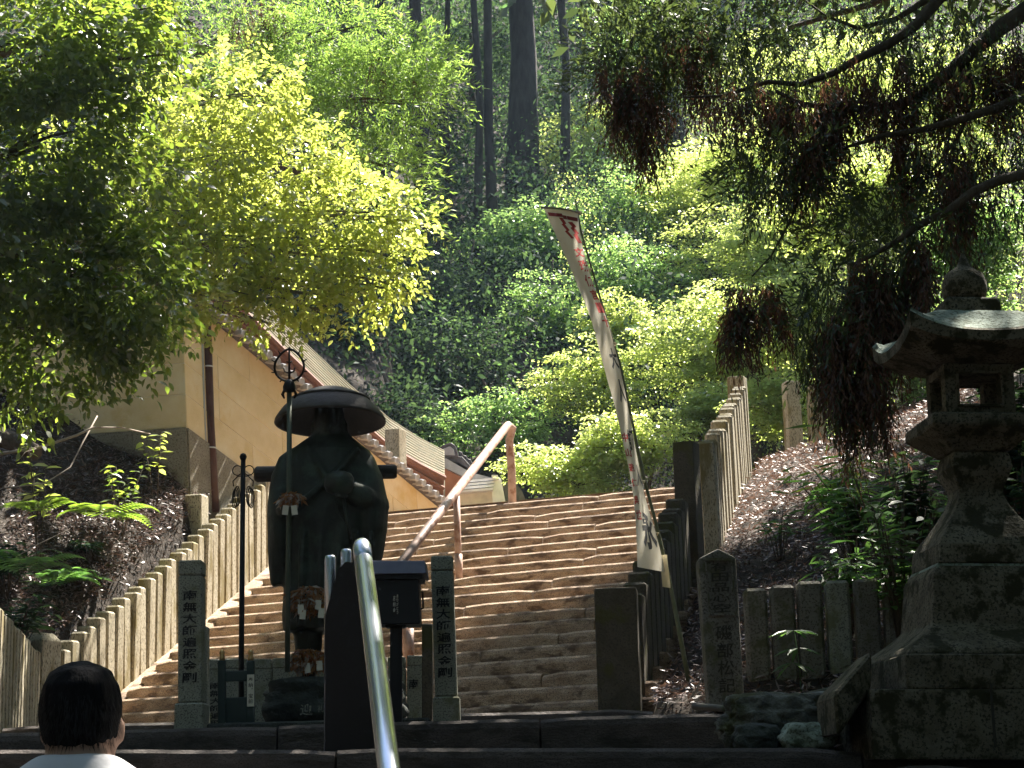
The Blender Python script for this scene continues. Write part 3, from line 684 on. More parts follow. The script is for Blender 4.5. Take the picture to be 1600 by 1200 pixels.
for (x0, x1, yt, Y, lab) in ((313, 323, 978, 12.2, 'narrow granite post just behind the left inscribed pillar'), (659, 676, 974, 12.2, 'dark narrow post just behind the right inscribed pillar')):
    r0 = root('stone_post', lab, 'post', P(x0, 1140, Y)); a, b, c, e = P(x0, 1138, Y), P(x1, 1138, Y), P(x0, yt, Y), P(x1, yt, Y); D = V(0, .12, 0); mb = MB()
    mb.hexa([a, b, b + D, a + D, c, e, e + D, c + D], .006); mb.build('post', MT['granite'] if x0 < 400 else MT['oldstone'], r0)

# ------------------------------------------------------------------ iron pole with rings, green stand
ip = root('iron_pole', 'black iron prayer pole with round knob and hanging rings beside the statue', 'pole', P(378, 1135, 11.6))
Y = 11.6; mb = MB(); mb.tube([P(377, 1136, Y), P(377, 1040, Y), P(380, 718, Y)], [.017, .017, .015], 10); pl_ = mb.build('shaft', MT['iron'], ip, True)
mb = MB(); c = P(380, 714, Y); mb.lathe(c, [(.004, -.024), (.017, -.017), (.023, 0), (.017, .017), (.004, .024)], 14); mb.build('knob', MT['iron'], ip, True)
mb = MB()
def loop(mb, c, rx, rz, r=.0035, dy=0):
    c = Vector(c); mb.tube([c + V(math.cos(2 * math.pi * i / 16) * rx, dy * math.sin(2 * math.pi * i / 16), math.sin(2 * math.pi * i / 16) * rz) for i in range(17)], r, 6, False)
for s_ in (-1, 1):
    loop(mb, P(380 + 9 * s_, 735, Y), .03, .03)
    mb.tube([P(380, 744, Y), P(380 + 8 * s_, 744, Y), P(380 + 16 * s_, 752, Y), P(380 + 15 * s_, 760, Y)], .004, 6)
mb.build('scroll', MT['iron'], ip, True)
for s_ in (-1, 1):
    for k in range(3):
        mb = MB(); loop(mb, P(380 + (9 + 2 * k) * s_, 775 + 2 * k, Y), .016, .06, .0035, .012 * (k - 1)); mb.build('hanging_ring', MT['iron'], ip, True)
gs = root('green_stand', 'small dark green stand with two brass tipped posts at the pole foot', 'stand', P(368, 1138, 11.35))
Y = 11.35
for x in (346, 391):
    mb = MB(); a, b = P(x, 1138, Y), P(x, 1032, Y); mb.hexa([a + V(-.022, 0, 0), a + V(.022, 0, 0), a + V(.022, .045, 0), a + V(-.022, .045, 0), b + V(-.022, 0, 0), b + V(.022, 0, 0), b + V(.022, .045, 0), b + V(-.022, .045, 0)], .004); po = mb.build('post', MT['greenpost'], gs)
    mb = MB(); mb.lathe(b + V(0, .022, 0), [(.017, 0), (.017, .022), (.011, .03), (.018, .043), (.014, .056), (.003, .066)], 14); mb.build('brass_finial', MT['gold'], po, True)
mb = MB(); a, b = P(368, 1056, Y), P(368, 1056, Y); mb.box(a + V(0, .022, 0), (.135, .03, .06), .004); mb.build('crossbar', MT['greenpost'], gs)
mb = MB(); mb.box(P(368, 1112, Y) + V(0, .06, 0), (.15, .05, .17), .004); mb.build('back_board', MT['greenpost'], gs)
mb = MB(); mb.box(P(392, 1079, Y) + V(0, -.006, 0), (.042, .006, .185), .001); tg = mb.build('name_plate', MT['tag'], gs)
letters('奉納御宝前', P(392, 1058, Y) + V(0, -.0095, 0), P(392, 1100, Y) + V(0, -.0095, 0), .026, MT['carve'], tg, off=.001)

# ------------------------------------------------------------------ donation box
db = root('donation_box', 'black donation box with flat grey roof on a single post', 'donation box', P(618, 1132, 11.0))
Y = 10.95
a, b = P(581, 975, Y), P(656, 975, Y); c, e = P(583, 905, Y), P(654, 905, Y); D = V(0, .24, 0)
mb = MB(); mb.hexa([a, b, b + D, a + D, c, e, e + D, c + D], .006); bx = mb.build('box_body', MT['black'], db)
mb = MB(); a, b = P(574, 897, Y - .05), P(666, 896, Y - .05); c, e = P(577, 876, Y), P(664, 876, Y); D = V(0, .34, 0)
mb.hexa([a, b, b + D, a + D, c, e, e + V(0, .26, 0), c + V(0, .26, 0)], .004); mb.build('roof', MT['boxroof'], db)
mb = MB(); a, b = P(576, 904, Y - .03), P(660, 904, Y - .03); c, e = P(576, 897.5, Y - .03), P(660, 897.5, Y - .03); D = V(0, .3, 0); mb.hexa([a, b, b + D, a + D, c, e, e + D, c + D]); mb.build('eaves_board', MT['black'], db)
mb = MB(); a, b = P(619, 1134, Y + .12), P(619, 975, Y + .12); mb.hexa([a + V(-.034, -.03, 0), a + V(.034, -.03, 0), a + V(.034, .03, 0), a + V(-.034, .03, 0), b + V(-.034, -.03, 0), b + V(.034, -.03, 0), b + V(.034, .03, 0), b + V(-.034, .03, 0)], .005)
mb.build('post', MT['black'], db)
mb = MB(); b = P(619, 977, Y + .12); mb.box(b, (.12, .1, .03), .005); mb.build('bracket', MT['black'], db)
mb = MB(); q = P(618, 945, Y - .003); mb.box(q, (.036, .004, .115), 0); lb = mb.build('label_plate', MT['panel'], db)
letters('志納金', P(616, 930, Y - .006), P(616, 958, Y - .006), .014, MT['tag'], lb, off=.001); letters('ありがとう', P(621, 928, Y - .006), P(621, 960, Y - .006), .01, MT['tag'], lb, off=.001)
mb = MB(); q = P(657, 925, Y + .1); mb.tube([q, q + V(.012, 0, 0), q + V(.014, 0, -.09), q + V(0, 0, -.1)], .006, 6); mb.build('lock_hasp', MT['iron'], db)

# ------------------------------------------------------------------ handrails
hr = root('steel_handrail', 'shiny stainless handrail rising from the bottom edge in front of the statue', 'handrail', P(563, 1215, 7.1))
r_ = .0335
a, b = P(612, 1235, 5.45), P(565, 852, 7.1); d = (b - a).normalized()
mb = MB(); mb.tube([a - d * 2.1, a, b - d * .16], r_, 24); mb.build('rail', MT['steel'], hr, True)
mb = MB(); e2 = b; mb.tube([b - d * .155, b - d * .03, b - d * .006, b], [r_ * 1.03, r_ * 1.03, r_ * .95, r_ * .7], 24); mb.build('end_sleeve', MT['steel'], hr, True)
mb = MB(); q = b - d * .10; mb.tube([q, P(562, 884, 7.6), P(560, 900, 10.03)], .016, 12); mb.build('bracket', MT['steel'], hr, True)
mb = MB(); q = a - d * 1.7; mb.tube([V(q.x, q.y, q.z - .02), V(q.x, q.y, -1.3)], .02, 16); mb.build('post', MT['steel'], hr, True)
hp = root('handrail_end', 'dark steel panelled handrail end with two round tubes behind the shiny rail', 'handrail', P(555, 1172, 10.2))
for (x0, x1, yt) in ((516, 515, 868), (541, 546, 858)):
    mb = MB(); q = P(x0, yt, 10.1); b_ = P(x1, 1176, 10.1); mb.tube([b_, q + V(0, 0, -.02), q + V(0, 0, -.004), q], [.0303, .0303, .027, .02], 20); mb.build('tube', MT['steel'], hp, True)
mb = MB(); pts = [(508, 1176), (604, 1176), (600, 1100), (585, 960), (570, 880), (540, 878), (528, 890), (508, 962)]
f0 = [P(x, y, 10.05) for x, y in pts]; D = V(0, .03, 0); n = len(f0)
mb.add(f0 + [p + D for p in f0], [tuple(range(n)), tuple(range(2 * n - 1, n - 1, -1))] + [((i + 1) % n, i, n + i, n + (i + 1) % n) for i in range(n)]); mb.build('panel', MT['panel'], hp)

ph = root('pipe_handrail', 'brown painted pipe handrail running up the middle of the stairway', 'handrail', P(716, 905, 20))
f1, f2, f3 = P(801, 795, 23.3), P(717, 908, 19.9), P(640, 1032, 17.05); t1, t2, t3 = P(795, 662, 23.3), P(713, 768, 19.9), P(625, 868, 17.05)
dirr = (t2 - t1).normalized(); pt3 = t2 + dirr * ((17.05 - t2.y) / dirr.y)
mb = MB(); rr = .05
arc = [t2 + dirr * ((16.6 - t2.y) / dirr.y), t2, t1 - V(0, 0, 0)]
e0 = t1; mb.tube([arc[0], t2, e0 + dirr * .25, e0 + dirr * .06 + V(0, 0, -.008), e0 + V(.045, .02, -.05), V(f1.x - .02, f1.y + .03, e0.z - .2), V(f1.x, f1.y + .03, e0.z - .6), f1 + V(0, .03, -.1)], [rr * .8, rr, rr, rr, rr, rr, rr, rr], 14)
mb.build('rail', MT['pipe'], ph, True)
for f_, t_ in ((f2, t2), (f3, pt3)):
    mb = MB(); mb.tube([f_ + V(0, 0, -.1), V(t_.x + .0, f_.y, t_.z - .02)], .036, 12); mb.build('post', MT['pipe'], ph, True)
    mb = MB(); mb.tube([f_ + V(0, 0, -.02), f_ + V(0, 0, .28)], .042, 12); mb.build('post_sleeve', MT['pipe'], ph, True)

# ------------------------------------------------------------------ banner
Lp = [(850, 326), (866, 362), (883, 400), (904, 450), (922, 495), (936, 545), (948, 590), (962, 640), (973, 690), (983, 735), (990, 780), (994, 830), (996, 886)]
Rp = [(903, 330), (906, 362), (914, 400), (929, 450), (947, 495), (961, 545), (972, 590), (982, 640), (991, 690), (1000, 735), (1009, 780), (1024, 830), (1040, 894)]
BYL, BYR = 12.85, 13.25
def bcurve(arr, v):
    k = v * (len(arr) - 1); i = min(len(arr) - 2, int(k)); t = k - i
    p0 = arr[max(0, i - 1)]; p1 = arr[i]; p2 = arr[i + 1]; p3 = arr[min(len(arr) - 1, i + 2)]
    return tuple(.5 * ((2 * b) + (c - a) * t + (2 * a - 5 * b + 4 * c - d) * t * t + (3 * b - a - 3 * c + d) * t ** 3) for a, b, c, d in zip(p0, p1, p2, p3))
def cl(u, v, off=0.0):
    l = bcurve(Lp, v); r = bcurve(Rp, v); x = l[0] + (r[0] - l[0]) * u; y = l[1] + (r[1] - l[1]) * u
    bow = .035 * math.sin(math.pi * u) + .03 * math.sin(v * 9 + u * 3)
    Y = BYL + (BYR - BYL) * u - bow - off
    return P(x, y, Y)
bn = root('banner', 'tall narrow white prayer banner with red and black characters leaning over the stairs', 'banner', P(1078, 1085, 13.3))
mb = MB(); nu, nv = 8, 60
mb.add([cl(i / nu, j / nv) for j in range(nv + 1) for i in range(nu + 1)], [(j * (nu + 1) + i, j * (nu + 1) + i + 1, (j + 1) * (nu + 1) + i + 1, (j + 1) * (nu + 1) + i) for j in range(nv) for i in range(nu)])
ban = mb.build('cloth', MT['cloth'], bn, True)
bp = [(897, 312, 13.27), (906, 362, 13.28), (934, 460, 13.3), (967, 570, 13.3), (986, 660, 13.3), (1005, 750, 13.3), (1026, 830, 13.3), (1045, 912, 13.3), (1060, 990, 13.3), (1080, 1095, 13.3)]
mb = MB(); mb.tube([P(x + 2, y, Y + .03) for x, y, Y in bp], [.006, .007, .008, .009, .010, .011, .012, .014, .016, .018], 8); mb.build('bamboo_pole', M('bamboo', [(.14, .15, .08), (.24, .24, .14)], 6, .6, .1), bn, True)
mb = MB(); mb.tube([cl(0, 0) + V(-.02, 0, .01), cl(.5, 0) + V(0, 0, .01), cl(1, 0) + V(.02, .05, 0)], .008, 6); mb.build('crossbar', MT['twig'], bn, True)
for v in (.0, .2, .4, .6, .78, .92):
    mb = MB(); q = cl(1, v); mb.tube([q + V(-.01, -.005, 0), q + V(.02, .02, 0), q + V(.012, .05, -.012)], .006, 6); mb.build('tie_loop', MT['cloth'], bn, True)
mb = MB(); q = cl(1, .99); mb.hexa([q + V(-.02, .01, -.12), q + V(.035, .01, -.13), q + V(.035, .02, -.13), q + V(-.02, .02, -.12), q + V(-.03, .01, .1), q + V(.02, .01, .1), q + V(.02, .02, .1), q + V(-.03, .02, .1)]); mb.build('hem_strap', MT['cloth'], bn)
def on_cloth(polys, name, mat):
    mb = MB()
    for poly in polys:
        # split quads finely
        (a, b, c, d) = poly
        n_ = 6
        vs = []
        for j in range(n_ + 1):
            for i in range(3):
                s_ = i / 2; t_ = j / n_
                u = (a[0] * (1 - s_) + b[0] * s_) * (1 - t_) + (d[0] * (1 - s_) + c[0] * s_) * t_
                v = (a[1] * (1 - s_) + b[1] * s_) * (1 - t_) + (d[1] * (1 - s_) + c[1] * s_) * t_
                vs.append(cl(u, v, .004))
        mb.add(vs, [(j * 3 + i, j * 3 + i + 1, (j + 1) * 3 + i + 1, (j + 1) * 3 + i) for j in range(n_) for i in range(2)])
    return mb.build(name, mat, ban)
on_cloth([((.06, .018), (.5, .02), (.5, .034), (.06, .032)), ((.5, .026), (.97, .034), (.97, .048), (.5, .040))], 'red_band', MT['darkred'])
z1_ = [(.42, .04), (.50, .058), (.46, .06), (.60, .085), (.55, .087), (.72, .118)]
def zig(pts, w): return [((p[0] - w, p[1]), (p[0] + w, p[1]), (q[0] + w, q[1]), (q[0] - w, q[1])) for p, q in zip(pts, pts[1:])]
on_cloth(zig([(.42, .036), (.5, .056), (.44, .058), (.56, .078), (.48, .082), (.66, .108)], .06) + zig([(.70, .05), (.82, .066), (.75, .07), (.88, .09), (.8, .094), (.93, .125)], .08), 'shide_mark', MT['red'])
def cloth_text(chars, u0, v0, u1, v1, cu, cvv, mat, name='lettering', bold=.02):
    mb = MB(); n_ = len(chars)
    for i, ch in enumerate(chars):
        vs, fs = text_geo(ch, bold)
        x0 = min(v[0] for v in vs); x1 = max(v[0] for v in vs); y0 = min(v[1] for v in vs); y1 = max(v[1] for v in vs)
        t = i / max(1, n_ - 1); u = u0 + (u1 - u0) * t; v = v0 + (v1 - v0) * t
        mb.add([cl(min(1.0, u + (a[0] - (x0 + x1) / 2) / (x1 - x0) * cu), v - (a[1] - (y0 + y1) / 2) / (y1 - y0) * cvv, .004) for a in vs], fs)
    return mb.build(name, mat, ban)
cloth_text('文珠保言一十', .76, .155, .90, .345, .46, .030, MT['red'], bold=.03)
cloth_text('大人', .76, .445, .76, .535, .46, .062, MT['ink'], bold=.035)
cloth_text('師人', .76, .665, .78, .765, .46, .062, MT['ink'], bold=.035)
cloth_text('永', .64, .91, .64, .91, .62, .085, MT['ink'], bold=.04)
cloth_text('中山達仁', .28, .655, .28, .785, .48, .024, MT['red'], bold=.03)
cloth_text('典世', .22, .835, .24, .875, .34, .025, MT['red'], bold=.03)

# ------------------------------------------------------------------ stone lantern
LY = 9.9
lx = 1536; LT = Matrix.Rotation(rad(1.4), 3, 'Y') @ Matrix.Rotation(rad(3), 3, 'Z')
base_pt = P(1545, 1172, LY)
ln = root('stone_lantern', 'large mossy stone lantern with wide hipped roof at the right edge', 'stone lantern', base_pt)
zb = base_pt.z
def lz(y, dy=0.0): return (P(lx, y, LY + dy).z - zb)
k = LY / F * 1.0
def LR(v): return base_pt + LT @ Vector(v)
FR = .0  # axis helper
mb = MB()     # bottom course
mb.sq(base_pt, [(.72, .55, -.06), (.72, .55, lz(1076, -.5) * .97)], LT); mb.build('bottom_course', MT['lantern'], ln, bevel=.015)
q0 = LT @ V(-.13, -.553, 0); mb = MB(); mb.box(base_pt + q0 + V(0, 0, .15), (.012, .01, .30)); mb.build('joint', MT['carve'], ln)
z1, z2 = lz(1076, -.5) * .97, lz(1018, -.5) * .97
mb = MB(); mb.sq(base_pt, [(.535, .52, z1 + .002), (.54, .525, z2 - .01), (.53, .515, z2)], LT); mb.build('second_course', MT['lantern'], ln, bevel=.012)
z3 = lz(890, -.3) * .98; z4 = lz(874, -.3) * .98
mb = MB(); mb.sq(base_pt, [(.52, .5, z2 + .002), (.50, .48, lerp(z2, z3, .08)), (.39, .375, lerp(z2, z3, .28)), (.345, .33, lerp(z2, z3, .38)), (.322, .307, z3), (.285, .27, z4)], LT); mb.build('third_course', MT['lantern'], ln, bevel=.014)
mb = MB(); mb.sq(base_pt, [(.312, .297, z3 + .003), (.286, .271, z4 + .003)], LT); mb.build('lichen_top', MT['lichen'], ln)
prof = []
for y, hw in ((873, 86), (860, 84), (848, 78), (830, 64), (812, 52), (795, 42), (780, 36), (770, 35), (760, 38), (748, 44), (735, 48), (722, 46), (712, 43)):
    h = hw * LY / F; prof.append((h, h, lz(y)))
prof[0] = (prof[0][0], prof[0][1], z4 + .004)
mb = MB(); mb.sq(base_pt, prof, LT); mb.build('shaft', MT['lantern'], ln, bevel=.01)
zt = lz(712)
mb = MB(); mb.sq(base_pt, [(.15, .15, zt + .002), (.275, .275, zt + .105), (.285, .285, zt + .12), (.285, .285, zt + .17), (.265, .265, zt + .18)], LT); mb.build('platform', MT['lantern'], ln, bevel=.012)
zf0 = zt + .182; zf1 = zf0 + .272; hb = .182
# fire box: four corner posts, sill and head, with window openings through front, back and sides
mb = MB(); ow, oz0, oz1 = .108, zf0 + .05, zf1 - .045
for sx in (-1, 1):
    for sy in (-1, 1):
        c = base_pt + LT @ V(sx * (hb + ow) / 2, sy * (hb + ow) / 2, (zf0 + zf1) / 2); mb.box(c, (hb - ow, hb - ow, zf1 - zf0), 0, LT)
for zz0, zz1 in ((zf0, oz0), (oz1, zf1)):
    for s_ in (-1, 1):
        mb.box(base_pt + LT @ V(0, s_ * (hb + ow) / 2, (zz0 + zz1) / 2), (2 * ow, (hb - ow) - .004, zz1 - zz0 - .002), 0, LT)
        mb.box(base_pt + LT @ V(s_ * (hb + ow) / 2, 0, (zz0 + zz1) / 2), ((hb - ow) - .004, 2 * ow, zz1 - zz0 - .002), 0, LT)
mb.box(base_pt + LT @ V(0, 0, oz1 + .015), (2 * ow, 2 * ow, .03), 0, LT)
fbx = mb.build('fire_box', MT['lantern'], ln)
mb = MB()
for s_ in (-1, 1):
    for zz in (oz0, oz1): mb.box(base_pt + LT @ V(0, s_ * (hb + .004), zz), (2 * ow + .03, .012, .014), .003, LT)
    for xx in (-ow - .008, ow + .008): mb.box(base_pt + LT @ V(xx, s_ * (hb + .004), (oz0 + oz1) / 2), (.014, .012, oz1 - oz0 - .02), .003, LT)
mb.build('window_frame', MT['lantern'], fbx)
# roof with upturned corners
def roof_mesh():
    mb = MB(); n = 12; half = .405; zr = zf1 + .004
    def ring(h, zz, lift, sub=n):
        out = []
        for side in range(4):
            for i in range(sub):
                t = i / sub * 2 - 1
                p = [(t, -1), (1, t), (-t, 1), (-1, -t)][side]
                out.append(V(p[0] * h, p[1] * h, zz + lift * abs(t) ** 2.6))
        return out
    rings = [ring(.20, zr, 0), ring(.30, zr + .035, .01), ring(half - .02, zr + .06, .06), ring(half, zr + .07, .07), ring(half + .004, zr + .12, .10), ring(half - .012, zr + .134, .105),
             ring(.36, zr + .16, .06), ring(.30, zr + .205, .025), ring(.245, zr + .255, .0), ring(.21, zr + .275, 0)]
    vs = [base_pt + LT @ v for r in rings for v in r]; m = 4 * n; fs = []
    for i in range(len(rings) - 1):
        for kk in range(m): fs.append((i * m + kk, i * m + (kk + 1) % m, (i + 1) * m + (kk + 1) % m, (i + 1) * m + kk))
    fs.append(tuple(range(m))[::-1]); fs.append(tuple((len(rings) - 1) * m + i for i in range(m)))
    mb.add(vs, fs); return mb, zr + .275
mb, zr1 = roof_mesh(); rf = mb.build('roof', MT['lantern'], ln); rf.data.materials.append(MT['lichen'])
for p in rf.data.polygons:
    if p.normal.z > .45 and (p.center.z > zf1 + .14): p.material_index = 1
mb = MB(); mb.sq(base_pt, [(.15, .15, zr1 + .001), (.145, .145, zr1 + .08), (.125, .125, zr1 + .095)], LT); mb.build('finial_base', MT['lantern'], ln, bevel=.012)
mb = MB(); mb.lathe(base_pt + LT @ V(0, 0, zr1 + .096), [(.08, 0), (.108, .02), (.118, .06), (.116, .11), (.10, .15), (.068, .175), (.036, .196), (.024, .225), (.008, .27)], 24, R=LT); mb.build('finial', MT['lantern'], ln, True)
# sloping kerb and rock
a, b = (1362, 1016), (1362, 1076); c, d = (1304, 1083), (1309, 1152)
mb = MB(); q = [P(*d, 9.25), P(*b, 9.42), P(*b, 9.42) + V(.02, .5, 0), P(*d, 9.25) + V(0, .6, 0), P(*c, 9.25), P(*a, 9.42), P(*a, 9.42) + V(.02, .5, 0), P(*c, 9.25) + V(0, .6, 0)]
mb.hexa(q, .02); o = mb.build('sloping_kerb', MT['lantern']); tag(o, 'sloping mossy stone kerb against the left of the lantern base', 'kerb')
rk = rock('boulder', 'flat mossy grey boulder in front of the slab fence', 'boulder', P(1230, 1128, 10.35), (.36, .34, .155), MT['rock'], 9, .22, 5)
rock('boulder', 'small pale lichened stone below the flat boulder, beside the lower step', 'boulder', P(1262, 1152, 9.85), (.135, .12, .075), MT['lichen'], 5, .2, 4)
rock('boulder', 'low dark mossy stone at the end of the lower step', 'boulder', P(1182, 1152, 9.95), (.12, .14, .07), MT['rockdark'], 15, .2, 4)
def branch(lab, pts, r0, r1, mat, cat='branch', name='fallen_branch', subs=()):
    mb = MB(); n = len(pts); mb.tube([P(*p) for p in pts], [lerp(r0, r1, i / (n - 1)) for i in range(n)], 8)
    for s_ in subs: mb.tube([P(*p) for p in s_], [r1, r1 * .8, r1 * .5][:len(s_)], 6)
    o = mb.build(name, mat, smooth=True); tag(o, lab, cat); return o
branch('mossy fallen branch lying along the flat boulder top', [(1085, 1103, 10.6), (1130, 1107, 10.4), (1190, 1098, 10.2), (1250, 1088, 10.2), (1318, 1072, 10.3)], .02, .012, MT['barkgrey'])
branch('white twisted twig on the dark ground left of the marker stone', [(1080, 1090, 11.6), (1090, 1075, 11.6), (1098, 1058, 11.6), (1094, 1045, 11.6), (1086, 1052, 11.6)], .006, .004, MT['twig'])

# ------------------------------------------------------------------ person
def person():
    pr = root('person', 'person seen from behind with short black hair and white shirt', 'person', P(126, 1250, 4.0))
    Y = 4.0; hx = P(126, 1100, Y).x; top = P(126, 1035, Y).z; gz = -1.42
    c = lambda x, y, z: V(hx + x, Y + y, z)
    mb = MB()
    mb.lathe(c(0, .01, top - .125), [(.03, -.115), (.058, -.10), (.07, -.06), (.076, 0), (.075, .05), (.055, .09), (.02, .107)], 24, sy=1.2)
    mb.tube([c(0, -.005, top - .19), c(0, -.02, top - .24), c(0, -.025, top - .3)], [.054, .056, .07], 16)
    # ears nose mouth
    for s_ in (-1, 1): mb.lathe(c(s_ * .077, .022, top - .14), [(.004, -.03), (.011, -.02), (.014, .012), (.006, .026)], 8)
    mb.lathe(c(0, .098, top - .15), [(.01, -.02), (.014, -.01), (.006, .03)], 8)
    # torso, arms, legs
    sh = top - .238
    rows = [(.06, .06, sh + .05), (.12, .08, sh + .012), (.19, .1, sh - .03), (.205, .115, sh - .10), (.185, .12, sh - .22), (.165, .115, sh - .38), (.175, .12, sh - .50), (.17, .115, sh - .58)]
    vs = []; fs = []; n = 24
    for hx_, hy_, z in rows:
        for k_ in range(n):
            a = 2 * math.pi * k_ / n; vs.append(c(hx_ * math.cos(a), hy_ * math.sin(a) - .02, z))
    for i in range(len(rows) - 1):
        for k_ in range(n): fs.append((i * n + (k_ + 1) % n, i * n + k_, (i + 1) * n + k_, (i + 1) * n + (k_ + 1) % n))
    fs.append(tuple(range(n))); fs.append(tuple(range((len(rows) - 1) * n, len(rows) * n))[::-1]); mb.add(vs, fs)
    for s_ in (-1, 1):
        mb.tube([c(s_ * .16, -.02, sh - .04), c(s_ * .225, -.02, sh - .16), c(s_ * .235, -.01, sh - .30), c(s_ * .23, .05, sh - .50), c(s_ * .225, .07, sh - .56)], [.06, .055, .043, .03, .028], 14)
        mb.lathe(c(s_ * .225, .078, sh - .61), [(.012, -.045), (.026, -.03), (.03, .01), (.022, .05)], 10, sy=1.4)
        for i in range(4):
            y = .078 + (.03 - .02 * i); l_ = (.06, .072, .068, .055)[i]
            mb.tube([c(s_ * .225, y, sh - .64), c(s_ * .222, y + .006, sh - .64 - l_ * .55), c(s_ * .215, y + .004, sh - .64 - l_)], [.0095, .009, .007], 8)
        mb.tube([c(s_ * .222, .105, sh - .6), c(s_ * .215, .128, sh - .63), c(s_ * .213, .134, sh - .66)], [.011, .01, .008], 8)
        mb.tube([c(s_ * .09, -.02, sh - .56), c(s_ * .095, -.015, sh - .75), c(s_ * .1, 0, sh - .95), c(s_ * .1, -.01, gz + .3), c(s_ * .1, -.01, gz + .09)], [.095, .08, .058, .05, .042], 14)
        mb.tube([c(s_ * .1, -.05, gz + .045), c(s_ * .105, .05, gz + .045), c(s_ * .11, .16, gz + .03)], [.042, .045, .03], 10)
    body = remeshed(mb, 'body', MT['skin'], pr, .009, 3)
    # short sleeved shirt
    mb = MB(); vs = []; fs = []
    rows = [(.07, .066, sh + .05), (.088, .076, sh + .044), (.135, .10, sh + .012), (.205, .118, sh - .03), (.222, .134, sh - .10), (.205, .142, sh - .22), (.19, .138, sh - .38), (.2, .14, sh - .52), (.2, .14, sh - .62)]
    for hx_, hy_, z in rows:
        for k_ in range(n):
            a = 2 * math.pi * k_ / n; vs.append(c(hx_ * math.cos(a), hy_ * math.sin(a) - .02, z))
    for i in range(len(rows) - 1):
        for k_ in range(n): fs.append((i * n + (k_ + 1) % n, i * n + k_, (i + 1) * n + k_, (i + 1) * n + (k_ + 1) % n))
    fs.append(tuple(range(n))); fs.append(tuple(range((len(rows) - 1) * n, len(rows) * n))[::-1]); mb.add(vs, fs)
    for s_ in (-1, 1): mb.tube([c(s_ * .14, -.02, sh - .045), c(s_ * .222, -.02, sh - .15), c(s_ * .238, -.015, sh - .27)], [.08, .076, .074], 16)
    remeshed(mb, 'shirt', MT['shirt'], pr, .011, 5, lambda p: mnoise.noise(p * 9) * .005)
    mb = MB(); 
    for s_ in (-1, 1): mb.tube([c(s_ * .085, -.02, sh - .53), c(s_ * .095, -.015, sh - .75), c(s_ * .1, 0, sh - .95), c(s_ * .1, -.01, gz + .08)], [.115, .1, .08, .068], 16)
    mb.lathe(c(0, -.02, sh - .6), [(.16, -.07), (.18, 0), (.175, .07)], 20, sy=.7)
    remeshed(mb, 'trousers', MT['trousers'], pr, .014, 4)
    mb = MB()
    for s_ in (-1, 1): mb.tube([c(s_ * .1, -.09, gz + .05), c(s_ * .1, -.03, gz + .055), c(s_ * .105, .07, gz + .055), c(s_ * .11, .19, gz + .035)], [.04, .055, .055, .035], 12)
    remeshed(mb, 'shoes', MT['panel'], pr, .012, 2)
    # hair: full cap, lower at the nape, jagged edge
    mb = MB(); mb.lathe(c(0, .0, top - .105), [(.03, -.09), (.056, -.08), (.074, -.05), (.081, -.01), (.083, .02), (.078, .058), (.06, .086), (.03, .102), (.005, .106)], 28, sy=1.18)
    hr_ = remeshed(mb, 'hair', MT['hair'], pr, .007, 3, lambda p: mnoise.noise(Vector((p.x * 60, p.y * 60, p.z * 9))) * .004 + mnoise.noise(p * 14) * .004)
    # trim the face side
    for v in hr_.data.vertices:
        yy = v.co.y + origin(pr).y - Y; zz = v.co.z + origin(pr).z - top
        if yy > .05 and zz < -.07: v.co.y -= (yy - .05)
    # loose strands
    N = 4200; a = rng.random(N) * math.pi * 2; ph_ = rng.random(N) ** .8
    zz = top - .008 - .158 * ph_; r0_ = np.interp(ph_, [0, .1, .3, .55, .8, 1], [.02, .056, .076, .081, .075, .058]) 
    pos = np.stack([hx + np.cos(a) * r0_, Y + np.sin(a) * r0_ * 1.18, zz], 1)
    keep = ~((np.sin(a) > .35) & (ph_ > .4)); pos = pos[keep]; a = a[keep]
    ax = np.stack([np.cos(a) * .1, np.sin(a) * .1, -np.ones(len(a))], 1) + rdir(len(a)) * .3
    nr = np.stack([np.cos(a), np.sin(a), 0 * a + .3], 1)
    leaf_object('hair_strands', MT['strand'], pos, ax, nr, .02 + .016 * rng.random(len(a)), .0016, pr)
person()
#@@PART2
# ------------------------------------------------------------------ walled building on the left
wl = root('plastered_wall', 'ochre plastered block wall with tiled coping above the left fence', 'wall', P(292, 745, 21))
CT, DV = P(287, 462, 21), P(690, 795, 26) - P(287, 462, 21)
NS = Vector((DV.y, -DV.x, 0)).normalized()            # outward normal of the side face
def cpt(y): return P(287 + (y - 525) * .035, y, 21)
DF = P(-120, 525, 21.6) - P(287, 525, 21)             # along the front face towards the left
NF = Vector((DF.y, -DF.x, 0)).normalized()
if NF.y > 0: NF = -NF
DF.z = 0
ys = [462, 513, 567, 616, 668, 820]
mb = MB(); a, b = cpt(462), cpt(850); ins = -NS * .03 - NF * .03
for D_, Ns in ((DV, NS), (DF, NF)):
    mb.hexa([b - Ns * .007, b + D_ - Ns * .007, b + D_ - Ns * .4, b - Ns * .4, a - Ns * .007, a + D_ - Ns * .007, a + D_ - Ns * .4, a - Ns * .4])
mb.build('wall_core', MT['joint'], wl)
